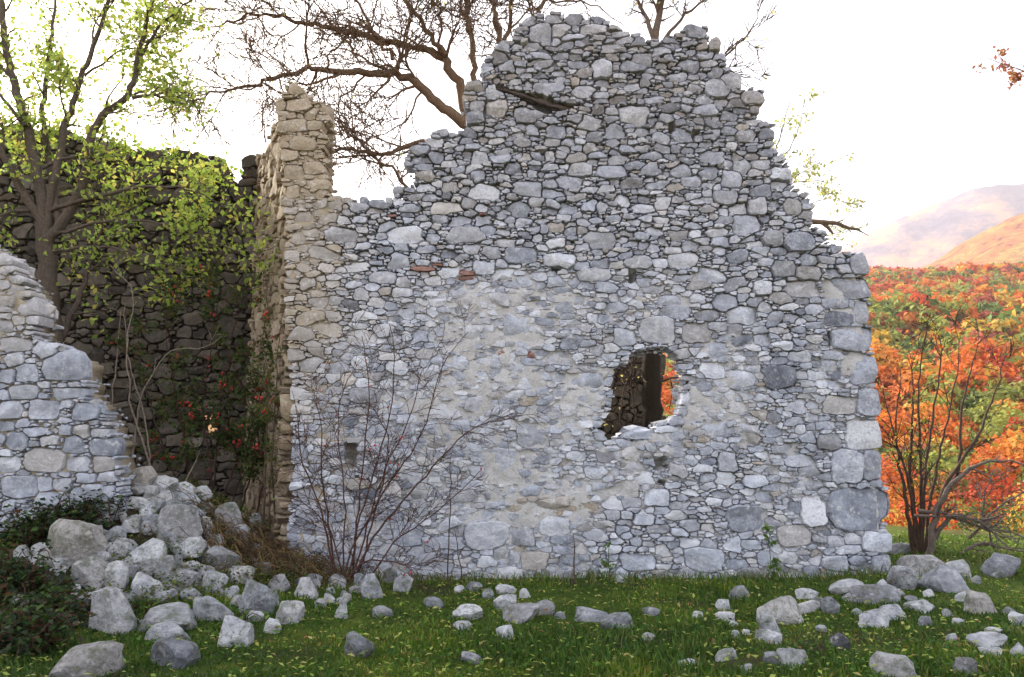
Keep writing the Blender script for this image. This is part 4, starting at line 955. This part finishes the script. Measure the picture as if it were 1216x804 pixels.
HEAP = [(163, 572, 31, 24, .98, .3), (190, 578, 32, 18, 1.0), (214, 582, 30, 16, 1.0), (236, 586, 26, 16, .95), (256, 591, 24, 14, .95), (220, 593, 30, 16), (123, 613, 27, 14, .75), (177, 624, 27, 14), (243, 627, 22, 20, .8), (269, 615, 34, 31, .55), (279, 637, 28, 20), (252, 643, 24, 12), (160, 600, 22, 12, .8), (180, 603, 24, 14, .75), (200, 606, 22, 14),
        (104, 683, 41, 31, .7), (172, 665, 41, 34, .75), (194, 678, 24, 28), (140, 656, 30, 20), (167, 698, 34, 27), (218, 691, 31, 20, .5), (249, 694, 31, 24), (257, 666, 44, 27), (218, 656, 40, 20), (281, 684, 34, 17, .75), (329, 695, 27, 19, .55), (341, 729, 32, 25, .8), (361, 700, 27, 22, .8), (375, 666, 31, 22, .7), (346, 655, 27, 12), (322, 745, 20, 16, .8), (250, 725, 41, 26, .6),
        (92, 717, 41, 17, .7), (73, 741, 34, 14, .65), (199, 752, 50, 18, .6), (22, 661, 20, 15, .75), (20, 716, 17, 11), (136, 638, 22, 15), (102, 643, 17, 12), (380, 638, 14, 12, .85), (300, 655, 24, 14, .5), (310, 676, 22, 14, .55), (120, 640, 20, 14), (228, 612, 26, 16), (196, 640, 24, 16), (152, 681, 20, 14), (300, 733, 22, 12), (225, 708, 24, 14), (190, 712, 24, 12), (270, 705, 20, 14), (150, 712, 22, 14), (320, 715, 18, 12), (372, 690, 20, 14), (400, 690, 22, 14), (352, 680, 22, 14), (390, 712, 14, 12), (60, 690, 20, 12), (45, 655, 16, 10), (240, 660, 20, 14), (205, 672, 20, 16), (120, 665, 20, 14), (330, 672, 20, 12)]
for it in HEAP: rock(*it[:4], 0, None, *(it[4:5] or [None]), warm=(it[5] if len(it) > 5 else .05))
for px, py, w, h, tone, warm, lab in [
    (208, 628, 50, 44, .55, .05, 'largest grey peaked block at the middle of the rubble heap'), (82, 653, 52, 44, .85, .3, 'big craggy cream-coloured block at the left of the rubble heap'), (133, 688, 26, 32, .95, 0, 'upright bluish white block in the rubble heap below the craggy cream block'),
    (126, 730, 50, 46, .75, 0, 'humped pale boulder at the lower edge of the rubble heap'), (301, 711, 48, 38, .55, 0, 'square dark-sided grey boulder on the right flank of the rubble heap'), (186, 738, 68, 24, .65, .05, 'long flat layered slab at the foot of the rubble heap'), (274, 753, 38, 32, .8, 0, 'blocky white boulder at the grass edge of the rubble heap'),
    (201, 777, 52, 28, .2, 0, 'dark weathered boulder in the grass before the rubble heap'), (92, 791, 60, 30, .5, .05, 'rough grey boulder lying low in the bramble before the rubble heap'),
    (426, 768, 35, 25, .4, 0, 'dark pitted stone alone in the grass right of the rubble heap'), (555, 729, 36, 15, .95, 0, 'flat white slab in the grass in front of the gable wall'), (620, 731, 46, 18, .45, .1, 'low brownish grey stone in the middle of the grass'), (599, 753, 20, 16, .9, 0, 'small round white stone alone in the grass'),
    (928, 727, 52, 30, .85, .15, 'big forked white boulder in the grass toward the corner of the gable wall'), (916, 742, 25, 27, .75, .05, 'upright leg-like stone under the forked white boulder'), (915, 757, 28, 14, .8, 0, 'small pale stone at the foot of the forked white boulder'),
    (1065, 797, 46, 26, .6, .2, 'buff stone with a rough pitted top alone in the open grass'), (944, 783, 36, 22, .75, .05, 'rough pale stone with dark cracks in the near grass'), (1000, 764, 20, 17, .15, 0, 'small dark stone in the near grass'), (1103, 675, 50, 20, .7, .25, 'flat buff block lying just beyond the gable corner'), (1171, 719, 38, 22, .65, .1, 'pointed wedge-shaped stone on the grass right of the gable corner')]:
    rock(px, py, w, h, lab, None, tone, 'boulder', warm=warm)
for it in [(454, 728, 24, 12), (440, 697, 24, 30, .6), (478, 694, 22, 18, .6), (444, 674, 24, 18, .65), (462, 684, 20, 18), (428, 690, 18, 16), (404, 724, 16, 22, .8), (601, 700, 24, 13), (599, 716, 27, 17), (623, 705, 14, 12, .95), (647, 722, 24, 17, .45), (562, 697, 20, 11, .4), (703, 731, 41, 15, .55), (732, 738, 38, 16, .5), (773, 728, 22, 8), (560, 784, 25, 10, .5), (514, 717, 24, 12, .35), (737, 688, 12, 9), (548, 744, 24, 9), (580, 706, 16, 10), (665, 732, 14, 9), (545, 700, 12, 8),
           (880, 705, 24, 15, .45), (860, 720, 17, 12, .9), (862, 733, 22, 10, .9), (829, 731, 12, 8, .9), (961, 708, 24, 12, .85), (962, 722, 27, 12, .85), (988, 720, 20, 17, .4), (975, 717, 16, 12, .4), (862, 778, 27, 14, .85), (918, 783, 17, 14, .5), (874, 754, 10, 10, .9), (872, 742, 10, 7, .9), (976, 748, 12, 6, .8), (887, 752, 9, 6, .85), (820, 789, 24, 7), (887, 795, 14, 10, .6), (770, 757, 16, 7)]:
    rock(*it[:4], 1, None, *(it[4:5] or [None]), sink=.4)
for it in [(1009, 699, 41, 15, .85), (1045, 708, 48, 22, .5), (1012, 711, 20, 9), (1060, 730, 31, 15), (1045, 739, 34, 17, .75), (1030, 742, 16, 10, .9), (1098, 722, 31, 15, .75), (1080, 689, 31, 24, .75), (1132, 691, 48, 24, .65), (1142, 679, 27, 17), (1120, 694, 24, 16, .6), (1147, 710, 20, 10, .95), (1209, 737, 14, 14, .8), (1183, 751, 17, 8, .85), (1178, 764, 34, 15, .7), (1181, 776, 22, 10, .9), (1132, 759, 12, 10, .9), (1149, 795, 24, 17, .3), (1193, 674, 38, 24, .4), (1099, 739, 15, 9, .3), (1050, 694, 14, 8, .85), (1105, 706, 12, 8, .9), (1127, 729, 12, 7, .8), (1085, 714, 14, 9), (1070, 705, 12, 8), (1200, 727, 12, 8), (1160, 690, 12, 9), (1074, 653, 30, 12, .45), (1212, 775, 14, 16, .6), (1140, 740, 12, 7), (1020, 728, 12, 7)]:
    rock(*it[:4], 2, None, *(it[4:5] or [None]), sink=.38)
# smaller stones filling the heap, bedded on its slope
rg = np.random.default_rng(61); k = 0
while k < 125:
    px, py = rg.uniform(40, 430), rg.uniform(575, 745)
    if k > 94: px, py = rg.uniform(140, 215), rg.uniform(572, 640)
    if py < 560 + abs(px - 185) * (.34 if px > 185 else .42) or py > 765 - .1 * px: continue
    rock(px, py, rg.uniform(9, 20), rg.uniform(7, 14), 0, None, rg.uniform(.4, .85), warm=rg.uniform(0, .2)); k += 1

# ------------------------------------------------------------------ ground cover
def clear_of_rocks(x, y, m=.6):
    ok = np.ones(len(x), bool)
    for p, r in ROCKS: ok &= (x - p[0]) ** 2 + (y - p[1]) ** 2 > (r * m) ** 2
    return ok
def sample_lawn(n, rng):
    y = 4.6 + 8.6 * rng.random(n) ** 1.25; x = rng.uniform(-.86, .92, n) * y
    wall = (y > YF - .08) & (x < 4.6)
    lw_ = (x < -3.9) & (y > YL - .1)
    heap = (x < -1.6) & (hgt(x, y) > .42)
    keep = ~wall & ~lw_ & ~(heap & (rng.random(n) < .75)) & clear_of_rocks(x, y)
    return x[keep], y[keep]
def grass():
    rng = np.random.default_rng(3); x, y = sample_lawn(235000, rng)
    dens = fbm(x * 1.4, y * 1.4, o=3, seed=12) + .9 * np.exp(-((y - 5.6) / 1.0) ** 2)
    bare = np.exp(-(((x - 1.75) / .5) ** 2 + ((y - 5.9) / .16) ** 2))
    keep = (rng.random(len(x)) < np.clip(.62 + .5 * dens, .1, 1)) & (rng.random(len(x)) > bare * 1.6); x, y = x[keep], y[keep]; n = len(x)
    z = hgt(x, y) - .01; h = rng.uniform(.02, .065, n) * (1 + .7 * np.clip(fbm(x * .9, y * .9, seed=14), -.5, 1)); w = rng.uniform(.004, .009, n)
    a = rng.uniform(0, 2 * math.pi, n); lean = rng.uniform(.1, .9, n) * h; b = rng.uniform(0, 2 * math.pi, n)
    p = np.stack([x, y, z], -1); t = np.stack([np.cos(a) * w, np.sin(a) * w, 0 * w], -1)
    mid = p + np.stack([np.cos(b) * lean * .4, np.sin(b) * lean * .4, h * .65], -1); tip = p + np.stack([np.cos(b) * lean, np.sin(b) * lean, h], -1)
    V = np.stack([p - t, p + t, mid + t * .7, mid - t * .7, tip], 1).reshape(-1, 3); i = np.arange(n)[:, None] * 5
    base = pal(n, [(.045, .105, .012), (.07, .14, .015), (.03, .075, .012), (.13, .16, .03), (.16, .14, .05)], (4, 4, 3, 1.2, .5), .25)
    pt = sst(-.1, .7, fbm(x * 1.2 + 5, y * 1.2, o=4, seed=19) + .35 * sst(7.2, 9.0, y))[:, None]; base = base * (1 - pt) + pt * base * np.array([2.3, 1.75, 1.6])
    me = mesh_np('grass', V, [i + np.array([[0, 1, 2, 3]]), i + np.array([[3, 2, 4]])], M['grass'], np.repeat(base, 5, 0))
    tag(link('grass', me, kind='stuff'), 'short green grass covering the ground before the ruin', 'grass')
grass()
rng = np.random.default_rng(8); x, y = sample_lawn(34000, rng)
kp = rng.random(len(x)) < np.clip(.45 + .8 * fbm(x * 1.1, y * 1.1, o=3, seed=33), .08, 1); x, y = x[kp], y[kp]
mb = MB(); mb.leaves(np.stack([x, y, hgt(x, y) + rng.uniform(.015, .055, len(x))], -1), rng.uniform(.018, .05, len(x)), pal(len(x), [(.05, .13, .015), (.09, .19, .02), (.035, .09, .015), (.14, .22, .04)], (3, 3, 2, 1)), flat=.35, aspect=.75)
tag(link('ground_cover', mb.mesh('ground_cover', M['leaf']), kind='stuff'), 'low clover and herb leaves spread through the grass', 'herbs')
x, y = sample_lawn(5200, rng)
mb = MB(); mb.leaves(np.stack([x, y, hgt(x, y) + rng.uniform(.035, .07, len(x))], -1), rng.uniform(.025, .065, len(x)), pal(len(x), [(.42, .46, .10), (.5, .48, .16), (.30, .40, .07), (.45, .36, .12), (.3, .15, .06)], (4, 2, 4, 1, .6)), flat=.5, aspect=.5)
tag(link('fallen_leaves', mb.mesh('fallen_leaves', M['leaf']), kind='stuff'), 'pale yellow-green fallen leaves scattered over the grass', 'leaves')
# moss cushions on the heap
x = rng.uniform(-6.2, -1.4, 34000); y = rng.uniform(5.6, 10.2, 34000)
kp = (fbm(x * 1.6, y * 1.6, o=3, seed=71) > -.05) & (hgt(x, y) > .06) & ~((x < -3.95) & (y > YL - .1)) & ~((y > YF - .05) & (x > -2.9)); x, y = x[kp], y[kp]
mb = MB(); mb.leaves(np.stack([x, y, hgt(x, y) + rng.uniform(0, .15, len(x))], -1), rng.uniform(.02, .055, len(x)), pal(len(x), [(.12, .18, .025), (.07, .12, .02), (.20, .22, .04), (.05, .08, .02), (.09, .06, .03)]), flat=.2)
tag(link('moss', mb.mesh('moss', M['leaf']), kind='stuff'), 'moss and small weeds growing between the stones of the rubble heap', 'moss')
# brambles at the left edge
def leaf_patch(name, label, cat, spots, n, cols, size, hmax, w=None, stemcol=(.10, .05, .04)):
    for (px, py, rx, ry, lab) in spots:
        c = ground_hit(px, py); root = thing(name, c, lab, cat); st, lf = MB(), MB()
        for _ in range(max(6, n // 22)):
            a = RNG.uniform(0, 2 * math.pi); q = c + np.array([math.cos(a) * rx * RNG.random() * .6, math.sin(a) * ry * RNG.random() * .6, 0]); q[2] = float(hgt(q[0], q[1])) - .03
            e = q + np.array([RNG.normal() * rx * .5, RNG.normal() * ry * .4, 0]); e[2] = float(hgt(e[0], e[1])) + .04
            m = (q + e) / 2 + np.array([0, 0, RNG.uniform(.5, 1.2) * hmax]); pts = resample([q, m, e], .06, .008)
            st.tube(pts, np.linspace(.006, .003, len(pts)), 4, stemcol)
            k = max(4, n // 18); lp = pts[RNG.integers(0, len(pts), k)] + RNG.normal(size=(k, 3)) * .05
            lp[:, 2] = np.maximum(lp[:, 2], hgt(lp[:, 0], lp[:, 1]) + .01)
            lf.leaves(lp, RNG.uniform(size[0], size[1], k), pal(k, cols, w, .25), flat=.25, aspect=.7)
        finish(root, [('stems', st, M['bark']), ('leaves', lf, M['leaf'])])
BC = [(.022, .05, .016), (.04, .075, .02), (.07, .12, .025), (.10, .045, .02), (.02, .035, .015)]
leaf_patch('bramble', '', 'bramble', [(22, 700, .55, .4, 'dark bramble below the left end of the rubble heap, nearer the broken wall'), (15, 775, .5, .4, 'dark bramble in the near grass left of the rough grey boulder'), (40, 640, .6, .3, 'low dark bramble hugging the foot of the broken wall'), (105, 628, .5, .3, 'dark bramble where the rubble heap meets the broken wall'), (55, 745, .5, .4, 'dark bramble with bright lower leaves before the rubble heap')], 620, BC, (.035, .085), .3, (3, 3, 2, 1, 2))
leaf_patch('weed_clump', '', 'weed', [(140, 590, .16, .14, 'dark green fern-like tuft between the broken wall and the rubble heap'), (240, 668, .22, .15, 'dark green herb growing among the blocks in mid heap'), (245, 605, .14, .12, 'bright green tuft near the crest of the rubble heap'), (175, 615, .2, .15, 'mossy green tuft below the crest of the rubble heap'), (290, 745, .2, .15, 'mossy cushion beside the blocky white boulder'), (365, 655, .25, .15, 'dark green weed beside the dry stalks'), (165, 725, .2, .1, 'mossy tuft between the humped boulder and the layered slab')], 130, [(.04, .10, .02), (.09, .19, .03), (.14, .24, .04)], (.03, .07), .16)
leaf_patch('red_herb', '', 'herb', [(226, 648, .10, .08, 'orange red leafed sprig between grey blocks of the rubble heap'), (265, 655, .16, .1, 'bright red leafed sprig on the right of the rubble heap')], 60, [(.5, .07, .03), (.42, .05, .03)], (.03, .06), .07)
# heap of dry brown stalks between the rubble and the return wall
mb = MB()
for _ in range(950):
    c = np.array([RNG.normal(-2.75, .38), RNG.normal(9.05, .3), 0]); c[2] = float(hgt(c[0], c[1]))
    a = RNG.uniform(0, 2 * math.pi); L = RNG.uniform(.15, .55); e = c + np.array([math.cos(a) * L, math.sin(a) * L * .6, 0]); e[2] = float(hgt(e[0], e[1])) + RNG.uniform(-.02, .15)
    m = (c + e) / 2 + np.array([0, 0, RNG.uniform(.05, .28)]); mb.tube(resample([c, m, e], .08, .008), np.linspace(.005, .0025, max(3, int((np.linalg.norm(m - c) + np.linalg.norm(e - m)) / .08))), 3, pal(1, [(.20, .13, .06), (.12, .075, .04), (.28, .19, .08), (.07, .05, .03)])[0])
tag(link('dry_stalks', mb.mesh('dry_stalks', M['bark']), kind='stuff'), 'tangle of dry brown stalks between the rubble heap and the return wall', 'stalks')
# grass tufts are tall along the wall foot
mb = MB(); x = np.concatenate([rng.uniform(-2.2, 4.6, 1500), rng.uniform(4.6, 7.5, 700)]); y = np.concatenate([YF - .1 - .35 * rng.random(1500) ** 2, rng.uniform(8.6, 11.5, 700)])
for i in range(len(x)):
    h = rng.uniform(.05, .16); z = float(hgt(x[i], y[i])) - .01; b = rng.normal(size=2) * h * .4; w = .005
    mb.add([(x[i] - w, y[i], z), (x[i] + w, y[i], z), (x[i] + b[0] * .4 + w * .6, y[i] + b[1] * .4, z + h * .6), (x[i] + b[0] * .4 - w * .6, y[i] + b[1] * .4, z + h * .6), (x[i] + b[0], y[i] + b[1], z + h)], [[0, 1, 2, 3]], [[3, 2, 4]], pal(1, [(.07, .13, .02), (.11, .17, .03), (.2, .18, .07)])[0])
tag(link('tall_grass', mb.mesh('tall_grass', M['grass']), kind='stuff'), 'taller grass blades along the foot of the gable wall', 'grass')

# ------------------------------------------------------------------ haze
me = bpy.data.meshes.new('haze'); bm = bmesh.new(); bmesh.ops.create_cube(bm, size=1); bm.to_mesh(me); bm.free()
hz = link('haze', me, None, (0, 0, 0), 'stuff'); hz.scale = (8200, 8200, 1240); hz.location = (0, 300, 550)
tag(hz, 'pale autumn haze filling the valley air', 'haze')
m = bpy.data.materials.new('haze'); m.use_nodes = True; m.node_tree.nodes.remove(m.node_tree.nodes['Principled BSDF'])
pv = m.node_tree.nodes.new('ShaderNodeVolumePrincipled'); pv.inputs['Color'].default_value = (.92, .89, .93, 1); pv.inputs['Density'].default_value = .00015; pv.inputs['Anisotropy'].default_value = .35
m.node_tree.links.new(pv.outputs[0], m.node_tree.nodes['Material Output'].inputs['Volume']); me.materials.append(m)
print('stones', n_g, 'crowns', n_f)
